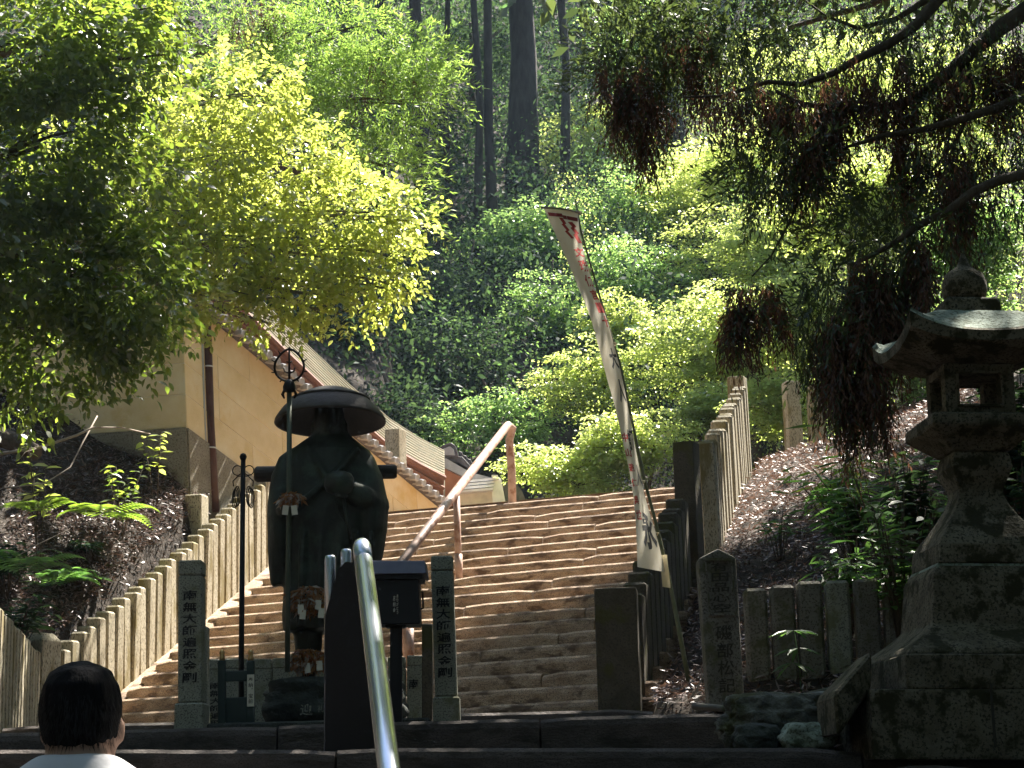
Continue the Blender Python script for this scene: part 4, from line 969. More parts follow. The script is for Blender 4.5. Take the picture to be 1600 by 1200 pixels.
def course(y0, y1, D_, Ns, n, mat, name, proud=0.0, flip=False):
    for i in range(n):
        off = .5 if (int(y0) // 7) % 2 else 0
        s0, s1 = max(0, (i - off) / (n - .5)), min(1, (i + 1 - off) / (n - .5))
        if s1 - s0 < .03: continue
        g = .003 / D_.length
        lo0, lo1 = cpt(y1 - .5) + D_ * (s0 + g), cpt(y1 - .5) + D_ * (s1 - g); hi0, hi1 = cpt(y0 + .5) + D_ * (s0 + g), cpt(y0 + .5) + D_ * (s1 - g)
        p = Ns * (proud + rnd.uniform(-.003, .003)); bk = Ns * -.025
        q = [lo0 + p, lo1 + p, lo1 + bk, lo0 + bk, hi0 + p, hi1 + p, hi1 + bk, hi0 + bk]
        if flip: q = [q[1], q[0], q[3], q[2], q[5], q[4], q[7], q[6]]
        mb = MB(); mb.hexa(q, .004); mb.build(name, mat, wl)
for j in range(5):
    pl_ = j == 4
    course(ys[j], ys[j + 1], DV, NS, 5 if not pl_ else 6, MT['plinth'] if pl_ else MT['cream'], 'plinth_stone' if pl_ else 'plaster_block', .02 if pl_ else 0)
    course(ys[j], ys[j + 1], DF, NF, 3, MT['plinth'] if pl_ else MT['cream'], 'plinth_stone' if pl_ else 'plaster_block', .02 if pl_ else 0, True)
# coping: slab and row of small end tiles
up = V(0, 0, 1)
def cope(D_, Ns, n, nm):
    a = cpt(462)
    mb = MB(); q0 = a + Ns * .16; q1 = a - Ns * .45
    mb.hexa([q0, q0 + D_, q1 + D_, q1, q0 + up * .05, q0 + D_ + up * .05, q1 + D_ + up * .22, q1 + up * .22]); cp = mb.build('coping', MT['tiled'], wl)
    dn = D_.normalized()
    for i in range(n):
        c = a + D_ * ((i + .5) / n) + Ns * .17 + up * .0
        mb = MB(); R = Matrix((dn, -Ns, up)).transposed() if True else None
        mb.tube([c + Ns * .03, c + Ns * .028, c - Ns * .30 + up * .10], [.035, .052, .052], 10); mb.build('tile', MT['tile'], cp)
        mb = MB(); e = c + dn * (D_.length / n / 2); mb.box(e + Ns * .0 - up * .025, (.035, .10, .07), .006, R); mb.build('flat_tile', MT['tile'], cp)
cope(DV, NS, 34, 's'); cope(DF, NF, 12, 'f')
# cable pole / drainpipe
dp = root('drainpipe', 'tall dark brown pole with bands standing at the wall corner', 'pole', P(331, 745, 20.4))
mb = MB(); mb.tube([P(336, 800, 21.38), P(328, 660, 21.38), P(325, 560, 21.38), P(320, 440, 21.38), P(316, 330, 21.38)], .052, 14); mb.build('pipe', MT['drain'], dp, True)
mb = MB(); mb.tube([P(327, 800, 21.3), P(319, 640, 21.3), P(315, 500, 21.3), P(313, 330, 21.3)], .012, 8); mb.build('cable_conduit', MT['galv'], dp, True)
for y in (492, 507, 573, 700):
    x = 320 + (y - 440) * .04; q = P(x, y, 21.38); mb = MB(); mb.tube([q - up * .008, q + up * .008], .058, 14); mb.build('band', MT['galv'], dp, True)
mb = MB(); q = P(317, 462, 21.3); mb.tube([q + V(math.cos(a) * .05, 0, math.sin(a) * .06) for a in [2 * math.pi * i / 12 for i in range(13)]], .01, 6); mb.build('wire_coil', MT['galv'], dp, True)

# hall roof behind the wall
hl = root('temple_hall', 'temple hall with long curved weathered green-brown roof behind ochre wall', 'hall', P(560, 760, 27))
top = [(300, 352), (380, 440), (455, 515), (545, 600), (610, 655), (655, 684), (694, 704)]
low_ = [(300, 405), (380, 482), (455, 556), (545, 641), (610, 696), (655, 722), (694, 741)]
fas = [(300, 440), (380, 517), (455, 592), (545, 680), (610, 737), (655, 764), (692, 790)]
Ys = [23.0, 23.8, 24.6, 25.8, 26.8, 27.5, 28.2]
def sheet(A, B, dyA, dyB, thick, name, mat, parent):
    mb = MB(); n = len(A); vs = []
    for i in range(n):
        a = P(*A[i], Ys[i] + dyA); b = P(*B[i], Ys[i] + dyB); t = V(0, thick, 0)
        vs += [a, b, b + t, a + t]
    fs = []
    for i in range(n - 1):
        for k_ in range(4): fs.append((i * 4 + k_, i * 4 + (k_ + 1) % 4, (i + 1) * 4 + (k_ + 1) % 4, (i + 1) * 4 + k_))
    fs += [(3, 2, 1, 0), tuple((n - 1) * 4 + k_ for k_ in range(4))]
    mb.add(vs, fs); return mb.build(name, mat, parent)
rf = sheet(top, low_, 1.1, .0, .12, 'roof', MT['copper'], hl)
for j in range(10):
    t = (j + .5) / 10; pts = []
    for i in range(len(top)):
        a = P(*top[i], Ys[i] + 1.1); b = P(*low_[i], Ys[i]); pts.append(a.lerp(b, t) + V(0, -.012, .012))
    mb = MB(); mb.tube(pts, .009, 5); mb.build('seam', MT['copper'], rf)
sheet(low_, fas, .05, .35, .1, 'fascia', MT['redwood'], hl)
for j, t in enumerate((.12, .45, .78)):
    pts = [P(*low_[i], Ys[i] + .05).lerp(P(*fas[i], Ys[i] + .35), t) + V(0, -.03, 0) for i in range(len(top))]
    mb = MB(); mb.tube(pts, (.045, .03, .03)[j], 6); mb.build('rafter_board', MT['redwood'], hl)
mb = MB(); a, b = P(330, 480, 24.5), P(690, 800, 29.0); mb.hexa([V(a.x, a.y, 3), V(b.x, b.y, 3), V(b.x - 2, b.y + 2, 3), V(a.x - 2, a.y + 2, 3), a, b, b + V(-2, 2, 0), a + V(-2, 2, 0)]); mb.build('wall', MT['redwood'], hl)
# small gate with ridge-end tile and white hood
gt = root('small_shrine', 'small shrine roof with dark ridge-end tile and white boarded hood', 'shrine', P(735, 800, 30))
Y = 30.0
def prism(pts, y0, y1, name, mat, parent, bevel=0):
    mb = MB(); a = [P(x, y, y0) for x, y in pts]; b = [p * (y1 / y0) if False else p + V(0, y1 - y0, 0) for p in a]; n = len(a)
    mb.add(a + b, [tuple(range(n)), tuple(range(2 * n - 1, n - 1, -1))] + [((i + 1) % n, i, n + i, n + (i + 1) % n) for i in range(n)]); return mb.build(name, mat, parent, bevel=bevel)
rt = prism([(686, 714), (684, 706), (690, 696), (704, 691), (712, 696), (717, 714)], Y - .1, Y + .25, 'ridge_end_tile', MT['tiled'], gt, .02)
prism([(691, 711), (690, 702), (703, 697), (709, 702), (711, 711)], Y - .13, Y - .05, 'tile_panel', MT['tile'], rt, .01)
prism([(676, 722), (688, 713), (722, 713), (736, 728), (736, 735), (715, 722), (690, 722), (678, 728)], Y - .05, Y + .3, 'ridge_tile', MT['tiled'], gt, .02)
for i in range(4): prism([(716 + i * 7, 704 + i * 6), (722 + i * 7, 706 + i * 6), (726 + i * 7, 716 + i * 6), (718 + i * 7, 716 + i * 6)], Y + .1, Y + .4, 'ridge_tile', MT['tiled'], gt, .02)
prism([(688, 718), (697, 716), (735, 738), (775, 748), (775, 753), (733, 749), (690, 728)], Y - .2, Y - .05, 'gable_board', MT['tile'], gt)
prism([(689, 720), (696, 716), (672, 742), (652, 759), (648, 754), (668, 738)], Y - .2, Y - .05, 'gable_board', MT['tile'], gt)
prism([(672, 742), (692, 728), (732, 748), (720, 790), (672, 800)], Y, Y + .2, 'gable_wall', M('vermilion_wood', [(.42, .17, .09), (.5, .24, .14)], 5, .7, .1), gt)
for i in range(4):
    y = 749 + i * 5.2; x = 724 - i * 4
    prism([(x, y + 2), (776 - i * 1.5, y - 3.2), (775 - i * 1.5, y + .6), (x - 2, y + 5.8)], Y - .75 - i * .05, Y - .45 - i * .05, 'hood_board', MT['white'], gt)
prism([(712, 769), (768, 764), (772, 795), (714, 802)], Y - .7, Y - .4, 'hood_wall', MT['tag'], gt)
prism([(777, 744), (783, 748), (791, 790), (771, 796), (768, 764)], Y - .8, Y - .55, 'hood_end', MT['white'], gt)
prism([(768, 742), (778, 742), (779, 748), (769, 749)], Y - .9, Y - .5, 'hood_cap', MT['white'], gt)
prism([(776, 749), (806, 754), (816, 768), (826, 792), (790, 794), (788, 765)], Y + .3, Y + .6, 'rear_roof', MT['copper'], gt)

# ------------------------------------------------------------------ foliage
def perp(a):
    r = rdir(len(a)); return r - a * np.sum(a * r, 1, keepdims=True)
def foliage(blobs, style, ls, asp=.55):
    """returns pos, axis, normal, length arrays"""
    PP, AA, NN, LL = [], [], [], []
    for (c, rr, n) in blobs:
        c = np.array(c); rr = np.array(rr)
        if style == 'broad':
            T = max(4, n // 9); o = in_ball(T, .25); d = o / np.maximum(.05, np.linalg.norm(o, axis=1, keepdims=True)) * .6 + rdir(T) * .7 + np.array([0, 0, -.15])
            d /= np.linalg.norm(d, axis=1, keepdims=True); o = c + o * rr
            tn = np.array([0, 0, .75]) + rdir(T) * .65
            i = np.repeat(np.arange(T), 9); t = np.tile(np.linspace(.1, 1, 9), T)
            tl = ls * (3 + 2 * rng.random(T)); N = len(i)
            p = o[i] + d[i] * (tl[i] * t)[:, None] + rdir(N) * ls * .25
            side = np.where(np.tile(np.arange(9), T) % 2, 1., -1.)[:, None]
            a = d[i] * .6 + np.cross(d[i], tn[i]) * side * .9 + rdir(N) * .35 + np.array([0, 0, -.2])
            nn = tn[i] + rdir(N) * .35
        elif style == 'layer':
            K = max(3, int(rr[2] * 2 / .42)); T = max(6, n // 14)
            o = in_ball(T, .15); lv = np.round((o[:, 2] * .5 + .5) * K + .22 * rng.normal(size=T)) / K * 2 - 1
            tl_ = rng.normal(size=2) * .32; o[:, 2] = lv * .55 + o[:, 2] * .45 + o[:, 0] * tl_[0] + o[:, 1] * tl_[1] - .25 * (o[:, 0] ** 2 + o[:, 1] ** 2) + .12; o = c + o * rr
            tn = np.array([0, 0, 1.]) + rdir(T) * .35
            i = np.repeat(np.arange(T), 14); N = len(i)
            q = rdir(N); q[:, 2] *= .12; rad_ = ls * 3.2 * rng.random(N) ** .5
            p = o[i] + q * rad_[:, None]; p[:, 2] -= rad_ ** 2 * .25 / max(ls, .05) * .12
            a = q + rdir(N) * .5; a[:, 2] -= .25; nn = tn[i] + rdir(N) * .4
        elif style == 'conifer':
            T = max(4, n // 16); o = in_ball(T, .2); d = o * np.array([1, 1, .2]) + rdir(T) * .5 + np.array([0, 0, .05]); d /= np.linalg.norm(d, axis=1, keepdims=True)
            o = c + o * rr; i = np.repeat(np.arange(T), 16); t = np.tile(np.linspace(0, 1, 16), T); N = len(i); tl = ls * (4 + 3 * rng.random(T))
            p = o[i] + d[i] * (tl[i] * t)[:, None]; p[:, 2] -= (t ** 2) * tl[i] * .35
            a = d[i] * .8 + perp(d[i]) * .8; nn = rdir(N) + np.array([0, 0, .7])
        elif style == 'hang':
            T = max(4, n // 14); o = in_ball(T, .0); o = c + o * rr; i = np.repeat(np.arange(T), 14); t = np.tile(np.linspace(0, 1, 14), T); N = len(i)
            tl = ls * (3.5 + 4.5 * rng.random(T)); d = rdir(T) * .36 + np.array([0, 0, -1.])
            p = o[i] + d[i] * (tl[i] * t)[:, None] + rdir(N) * ls * .12
            a = d[i] + rdir(N) * .55; nn = rdir(N)
        PP.append(p); AA.append(a); NN.append(nn); LL.append(ls * (.7 + .6 * rng.random(len(p))))
    return np.concatenate(PP), np.concatenate(AA), np.concatenate(NN), np.concatenate(LL)
def crown(name, blobs, style, ls, asp, mat, parent, six=False):
    p, a, n, l = foliage(blobs, style, ls)
    return leaf_object(name, MT[mat], p, a, n, l, l * asp, parent, six)
def gz(x, y): return float(terrain(x, y))
def limb(mb, a, b, r0, r1, sag=.0, n=6, wob=.06):
    a = Vector(a); b = Vector(b); L = (b - a).length; pts = []
    for i in range(n + 1):
        t = i / n; p = a.lerp(b, t); w_ = math.sin(math.pi * t) * L
        pts.append(p + V(rnd.uniform(-wob, wob) * w_ * .5, rnd.uniform(-wob, wob) * w_ * .5, -sag * w_ + rnd.uniform(-wob, wob) * w_ * .3))
    mb.tube(pts, [lerp(r0, r1, i / n) for i in range(n + 1)], 7); return pts
def tree(name, label, base, h, r, blobs, style, ls, asp, mat, bark='bark', group=None, lean=(0, 0), six=False, twigs=3):
    b = Vector(base); rt_ = root(name, label, 'tree', b, group); mb = MB()
    pts = [b + V(0, 0, -.3)]
    for i in range(1, 7):
        t = i / 6; pts.append(b + V(lean[0] * t + rnd.uniform(-.06, .06) * h * .12, lean[1] * t + rnd.uniform(-.06, .06) * h * .12, h * t))
    mb.tube(pts, [r * (1.25 if i == 0 else 1 - .75 * i / 6) for i in range(7)], 9)
    for (c, rr, n) in blobs:
        c = Vector(c); j = min(range(2, 7), key=lambda q: abs(pts[q].z - (c.z - .35 * (c - pts[q]).length)))
        e = limb(mb, pts[j], c, r * .38, r * .09, -.08)
        for k_ in range(twigs):
            d = Vector(rdir(1)[0]); d.z = abs(d.z) * .3; limb(mb, e[rnd.randint(2, 5)], c + Vector((d.x * rr[0], d.y * rr[1], d.z * rr[2])) * .85, r * .14, r * .04, -.05, 4)
    mb.build('trunk', MT[bark], rt_, True)
    crown('crown', blobs, style, ls, asp, mat, rt_, six); return rt_
def PB(px, py, Y, rx, ry, n, rdy=None):
    c = P(px, py, Y); s = Y / F; return (c, (rx * s, (rdy if rdy is not None else rx * s * .38), ry * s), n)

# left broadleaf trees
b0 = V(-5.8, 13.6, 0); b0.z = gz(b0.x, b0.y)
blobs = [PB(40, 60, 12.6, 140, 110, 3600), PB(190, 90, 13.0, 90, 90, 1800), PB(60, 230, 12.8, 150, 120, 4200), PB(200, 260, 13.4, 80, 80, 1200), PB(60, 400, 13.0, 130, 110, 3600), PB(170, 440, 13.2, 120, 80, 3000), PB(80, 540, 13.4, 130, 80, 2600),
         PB(210, 520, 13.6, 60, 60, 900), PB(20, 620, 13.6, 70, 50, 600), PB(170, 20, 13.2, 120, 60, 1600), PB(-90, 300, 12.6, 120, 260, 3000), (V(-4.5, 8.5, 7.2), (2.6, 2.6, 1.3), 2600), (V(-6, 5, 8), (3, 3, 1.6), 3000), (V(-2.5, 5, 8.2), (2.4, 2.6, 1.2), 2200), (V(-6, 11, 7.5), (2, 2, 1.2), 1500)]  # last four clumps are out of view, added overhead to block sky light
blobs = [(c_, r_, int(n_ * (.85 if c_.y > 12 else 1))) for c_, r_, n_ in blobs]
tree('broadleaf_tree', 'dark leafy broadleaf tree filling the upper left corner', b0, 5.6, .16, blobs, 'broad', .07, .5, 'lf_dark', lean=(.9, .3), six=True)
b1 = V(-6.3, 18.6, 0); b1.z = gz(b1.x, b1.y)
blobs = [PB(300, 250, 17.0, 130, 100, 3600), PB(420, 260, 17.4, 130, 100, 3600), PB(310, 380, 16.8, 130, 80, 3000), PB(440, 390, 17.0, 120, 80, 3000), PB(540, 330, 17.4, 100, 70, 2200), PB(570, 410, 17.2, 90, 50, 1500), PB(640, 345, 17.4, 40, 34, 420),
         PB(480, 460, 17.0, 90, 40, 900), PB(600, 450, 17.2, 46, 30, 420), PB(360, 470, 16.8, 100, 36, 900), PB(420, 505, 17.0, 50, 22, 240), PB(530, 490, 17.2, 44, 22, 260), PB(360, 150, 17.4, 120, 80, 2400), PB(270, 460, 16.4, 70, 60, 900), PB(240, 340, 16.6, 80, 90, 1600)]
blobs = [(c_, r_, int(n_ * .8)) for c_, r_, n_ in blobs] + [PB(300, 330, 18.4, 170, 190, 1800), PB(480, 330, 18.6, 130, 130, 1200), PB(150, 300, 18.6, 180, 260, 2200)]
tree('broadleaf_tree', 'glowing yellow-green broadleaf tree spreading across the ochre wall', b1, 5.0, .12, blobs, 'broad', .062, .55, 'lf_yel', 'barkgrey', lean=(2.2, -.6), six=True)
b2 = V(-5.0, 23.5, 0); b2.z = gz(b2.x, b2.y)
blobs = [PB(620, 90, 20.5, 80, 60, 3600), PB(560, 170, 20.5, 100, 90, 5200), PB(520, 60, 20.5, 110, 80, 4600), PB(650, 130, 20.6, 50, 50, 1600), PB(600, 260, 20.6, 60, 60, 2400), PB(440, 110, 20.6, 110, 110, 5200), PB(340, 60, 20.8, 120, 100, 4600), PB(620, 330, 20.8, 40, 30, 700)]
tree('conifer_tree', 'bright lime conifer with feathery sprays at top left of the clearing', b2, 7.5, .2, blobs, 'conifer', .075, .2, 'lf_con', lean=(1.2, -1.5))
t = bpy.data.objects['conifer_tree']
crown('dead_foliage', [PB(400, 30, 20.3, 60, 40, 1400), PB(590, 110, 20.2, 22, 26, 260), PB(560, 150, 20.2, 20, 30, 240), PB(640, 130, 20.2, 8, 12, 60)], 'hang', .05, .2, 'lf_dead', t)

# right cedar with drooping boughs
b3 = V(6.9, 14.6, 0); b3.z = gz(b3.x, b3.y)
cd_ = root('cedar_tree', 'big cedar with dark drooping boughs and hanging brown sprays at upper right', 'tree', b3)
mb = MB(); tp = [b3 + V(0, 0, -.4), b3 + V(0, 0, 1.0), b3 + V(-.1, .05, 4), b3 + V(-.15, .1, 8), b3 + V(-.1, .1, 12), b3 + V(0, 0, 17)]
mb.tube(tp, [.75, .55, .5, .42, .3, .06], 14)
def pl(pts, r0, r1, src=None):
    q = [P(*p) for p in pts]
    if src is not None: q = [src] + q
    n = len(q); mb.tube(q, [lerp(r0, r1, (i / (n - 1)) ** .7) for i in range(n)], 7)
pl([(1640, 0, 12.8), (1600, 18, 12.7), (1560, 45, 12.6), (1520, 78, 12.5), (1480, 115, 12.4), (1440, 148, 12.3), (1400, 165, 12.2), (1360, 171, 12.1), (1310, 170, 12), (1250, 162, 12), (1212, 142, 12)], .09, .012, V(6.7, 14.6, 6.2))
pl([(1640, 130, 12.2), (1560, 168, 12.1), (1500, 187, 12), (1440, 203, 12), (1380, 212, 11.9), (1340, 225, 11.9), (1300, 236, 11.9)], .05, .008, V(6.6, 14.5, 5.2))
pl([(1640, 262, 11.6), (1560, 282, 11.6), (1520, 300, 11.5), (1480, 330, 11.5), (1440, 350, 11.5), (1400, 378, 11.5), (1360, 400, 11.5), (1330, 415, 11.5)], .05, .012, V(6.5, 14.4, 4.2))
pl([(1560, -40, 12.6), (1470, -5, 12.4), (1430, 40, 12.3), (1390, 68, 12.2), (1340, 92, 12.2), (1300, 115, 12.2), (1250, 132, 12.1), (1200, 128, 12.1), (1130, 150, 12.1), (1070, 152, 12.1)], .06, .008, V(6.6, 14.5, 7))
pl([(1480, -20, 12.8), (1400, 30, 12.8), (1340, 44, 12.8), (1290, 25, 12.8), (1250, -5, 12.8)], .03, .006)
pl([(1510, 88, 12.5), (1522, 150, 12.4), (1500, 210, 12.3), (1470, 250, 12.2), (1430, 300, 12.1), (1405, 312, 12.1)], .018, .006)
pl([(1505, 92, 12.5), (1490, 170, 12.4), (1480, 235, 12.3), (1440, 290, 12.2)], .012, .005)
pl([(1260, 222, 12), (1255, 290, 12), (1235, 345, 12), (1205, 400, 12), (1175, 432, 12)], .012, .005)
pl([(1215, 145, 12), (1255, 162, 12), (1225, 200, 12), (1170, 220, 12), (1150, 228, 12)], .01, .004)
pl([(1560, -30, 14), (1250, -40, 13.4), (1060, -10, 13.2), (990, 60, 13.1), (960, 110, 13.1)], .06, .008, V(6.7, 14.8, 7.4))
for z in np.arange(7.5, 16, .55):
    a_ = rnd.uniform(0, 6.28); L_ = lerp(5.2, 1.6, (z - 7.5) / 8.5); c0 = b3 + V(-.1, .1, z - b3.z)
    for q in range(3):
        an = a_ + q * 2.1; limb(mb, c0, c0 + V(math.cos(an) * L_, math.sin(an) * L_, -.5 * L_ * .3), .09, .02, .05)
mb.build('trunk', MT['bark'], cd_, True)
green = [PB(985, 40, 13.1, 70, 50, 2200, .4), PB(1080, 40, 13.1, 80, 50, 2200, .4), PB(1010, 110, 13.1, 60, 40, 1200, .3), PB(1170, 60, 12.9, 90, 60, 2200, .4), PB(1200, 110, 12.2, 80, 26, 1100, .3), PB(1290, 100, 12.3, 70, 24, 900, .3), PB(1390, 50, 12.4, 60, 40, 1300, .3), PB(1430, 100, 12.3, 60, 36, 900, .3),
         PB(1330, 20, 12.8, 90, 30, 900, .3), PB(1480, 30, 12.5, 70, 50, 1200, .3), PB(1560, 60, 12.6, 60, 40, 900, .3), PB(1180, 215, 12, 60, 36, 800, .3), PB(1260, 255, 12, 60, 50, 1200, .3), PB(1200, 290, 12, 50, 46, 900, .3), PB(1350, 310, 12, 60, 60, 900, .3),
         PB(1440, 250, 12.1, 60, 50, 900, .3), PB(1530, 230, 12.1, 70, 50, 1000, .3), PB(1400, 400, 11.6, 70, 60, 1400, .3), PB(1300, 440, 11.6, 60, 60, 1100, .3), PB(1275, 520, 11.6, 40, 60, 800, .3), PB(1340, 500, 11.6, 50, 60, 1000, .3), PB(1450, 360, 11.6, 60, 30, 700, .3), PB(1170, 445, 12, 30, 14, 260, .15), PB(1560, 320, 11.7, 60, 40, 700, .3), PB(1600, 200, 12, 50, 80, 800, .3)]
crown('green_sprays', [(c_, r_, int(n_ * .8)) for c_, r_, n_ in green], 'hang', .05, .24, 'lf_ced', cd_)
crown('feather_sprays', [PB(1000, 70, 13.0, 90, 70, 2600, .4), PB(1130, 40, 13, 110, 50, 1800, .4), PB(1220, 270, 12, 80, 60, 1100, .3), PB(1380, 340, 11.8, 90, 60, 1400, .3), PB(1290, 470, 11.6, 50, 80, 1000, .3), PB(1500, 150, 12.2, 90, 70, 900, .3)], 'conifer', .062, .26, 'lf_ced', cd_)
dead = [PB(1110, 120, 13, 30, 40, 600, .2), PB(1420, 175, 12.2, 50, 24, 800, .2), PB(1500, 310, 11.8, 40, 40, 700, .2), PB(1410, 480, 11.5, 36, 50, 1000, .2), PB(1290, 540, 11.5, 24, 50, 600, .2), PB(1370, 640, 11.5, 20, 26, 300, .15), PB(1470, 130, 12.3, 50, 30, 700, .2), PB(955, 165, 13, 20, 24, 300, .15), PB(1330, 650, 11.5, 20, 20, 240, .1), PB(975, 130, 13.0, 36, 40, 1100, .2), PB(1020, 160, 13, 40, 60, 1300, .2), PB(1000, 205, 13, 16, 36, 360, .15), PB(1070, 55, 13, 30, 30, 500, .2), PB(1290, 155, 12.1, 80, 22, 1500, .2), PB(1200, 165, 12.1, 60, 20, 900, .2), PB(1350, 130, 12.2, 50, 40, 1100, .2), PB(1160, 155, 12.1, 50, 14, 500, .2),
        PB(1270, 200, 12, 36, 40, 900, .2), PB(1245, 250, 12, 36, 36, 700, .2), PB(1305, 185, 12, 30, 30, 500, .2), PB(1170, 462, 12, 44, 18, 900, .15), PB(1185, 490, 12, 40, 16, 500, .15), PB(1150, 490, 12, 20, 20, 300, .1), PB(1430, 250, 12.1, 30, 50, 700, .2), PB(1460, 300, 12.1, 40, 40, 700, .2), PB(1500, 250, 12.1, 40, 40, 700, .2),
        PB(1550, 110, 12.4, 50, 50, 1400, .2), PB(1590, 150, 12.4, 30, 60, 800, .2), PB(1330, 460, 11.5, 50, 30, 1200, .2), PB(1390, 430, 11.5, 60, 36, 1300, .2), PB(1440, 400, 11.5, 40, 36, 700, .2), PB(1320, 520, 11.5, 44, 40, 1400, .2), PB(1375, 520, 11.5, 40, 46, 1300, .2), PB(1330, 580, 11.5, 34, 36, 900, .2), PB(1350, 610, 11.5, 26, 30, 500, .15), PB(1300, 590, 11.5, 20, 30, 300, .15)]
def columns(bl, k=5):
    out = []
    for c_, r_, n_ in bl:
        for j in range(k):
            u = rnd.uniform(-1, 1); f = rnd.uniform(.55, 1.15) * (1.15 - .5 * abs(u))
            out.append((c_ + V(u * r_[0] * 1.1, rnd.uniform(-1, 1) * r_[1] * .8, r_[2] * (.75 - f * .75)), (r_[0] * .26, r_[1] * .4, r_[2] * f), max(12, int(n_ / k))))
    return out
dead = columns(dead)
crown('mixed_sprays', [(c_, tuple(q * 1.25 for q in r_), int(n_ * .4)) for c_, r_, n_ in dead], 'hang', .05, .2, 'lf_ced', cd_)
crown('dead_sprays', [(c_, tuple(q * 1.22 for q in r_), int(n_ * 1.6)) for c_, r_, n_ in dead], 'hang', .05, .24, 'lf_dead', cd_)
up_b = []
for (x, y, z, r1, rz_, n) in ((8, 17, 11.5, 3.6, 2.2, 4200), (5.9, 19.2, 11, 2.5, 1.8, 2600), (6.5, 14.5, 11, 3.2, 2, 3400), (10, 20, 11.5, 3, 2, 2800), (5.4, 15.2, 10, 2.0, 1.4, 1900), (8, 13, 14, 3, 2.4, 2400), (5.0, 21.4, 11.6, 1.9, 1.2, 2300), (5.7, 22.3, 11.4, 1.3, .9, 1400), (4.3, 20.6, 10.8, 1.4, .9, 1500), (6.0, 11.5, 9.5, 2.2, 1.4, 1500), (9.5, 15, 9, 2.6, 1.8, 1800)):
    up_b.append((V(x, y, z), (r1, r1, rz_), n))
crown('crown', up_b, 'conifer', .24, .3, 'lf_ced', cd_)
crown('added_shade_crown', [(V(4.45, 22.1, 11), (1.15, .7, .5), 1900), (V(1.3, 23.0, 11), (.9, 1.5, .5), 420), (V(3.6, 21.2, 11), (.6, .5, .4), 300), (V(2.05, 17.5, 11), (1.0, .9, .5), 1100), (V(.9, 17.6, 11), (.9, .9, .5), 800), (V(3.4, 9.5, 10.2), (2.6, 2.6, 1.2), 2200), (V(.6, 8.5, 10.6), (2.6, 2.8, 1.2), 2200), (V(4, 5, 10), (3, 3, 1.3), 2600), (V(7, 8, 10), (3, 3, 1.5), 2600), (V(.5, 3.5, 10.5), (3, 3, 1.2), 2400), (V(3, 0, 10.5), (3.4, 3, 1.3), 2400), (V(3.0, 12.8, 10.2), (2, 2, 1), 1500), (V(6.5, 12, 11), (2.6, 2.2, 1.2), 1900)], 'broad', .26, .5, 'lf_ced', cd_)  # unseen leaf clumps added overhead to shade foreground, statue and lower stairs
def simple_tree(name, label, x, y, h, r, blobs, style, ls, asp, mat, group=None, bark='bark', lean=(0, 0)):
    return tree(name, label, V(x, y, gz(x, y)), h, r, blobs, style, ls, asp, mat, bark, group, lean)
simple_tree('cedar_tree', 'shade-giving cedar on the right bank beyond the lantern', 9.2, 24.0, 11, .35, [(V(8.6, 23.2, 11.5), (2.4, 1.7, 1.8), 2600), (V(10.5, 25, 12), (2.4, 2, 2), 2200), (V(8.2, 21.6, 10.4), (1.6, 1.4, 1.4), 1300), (V(11, 22, 12.5), (2.6, 2.4, 2), 2200), (V(9.5, 24, 15.5), (1.8, 1.8, 2), 1500)], 'conifer', .24, .3, 'lf_ced')

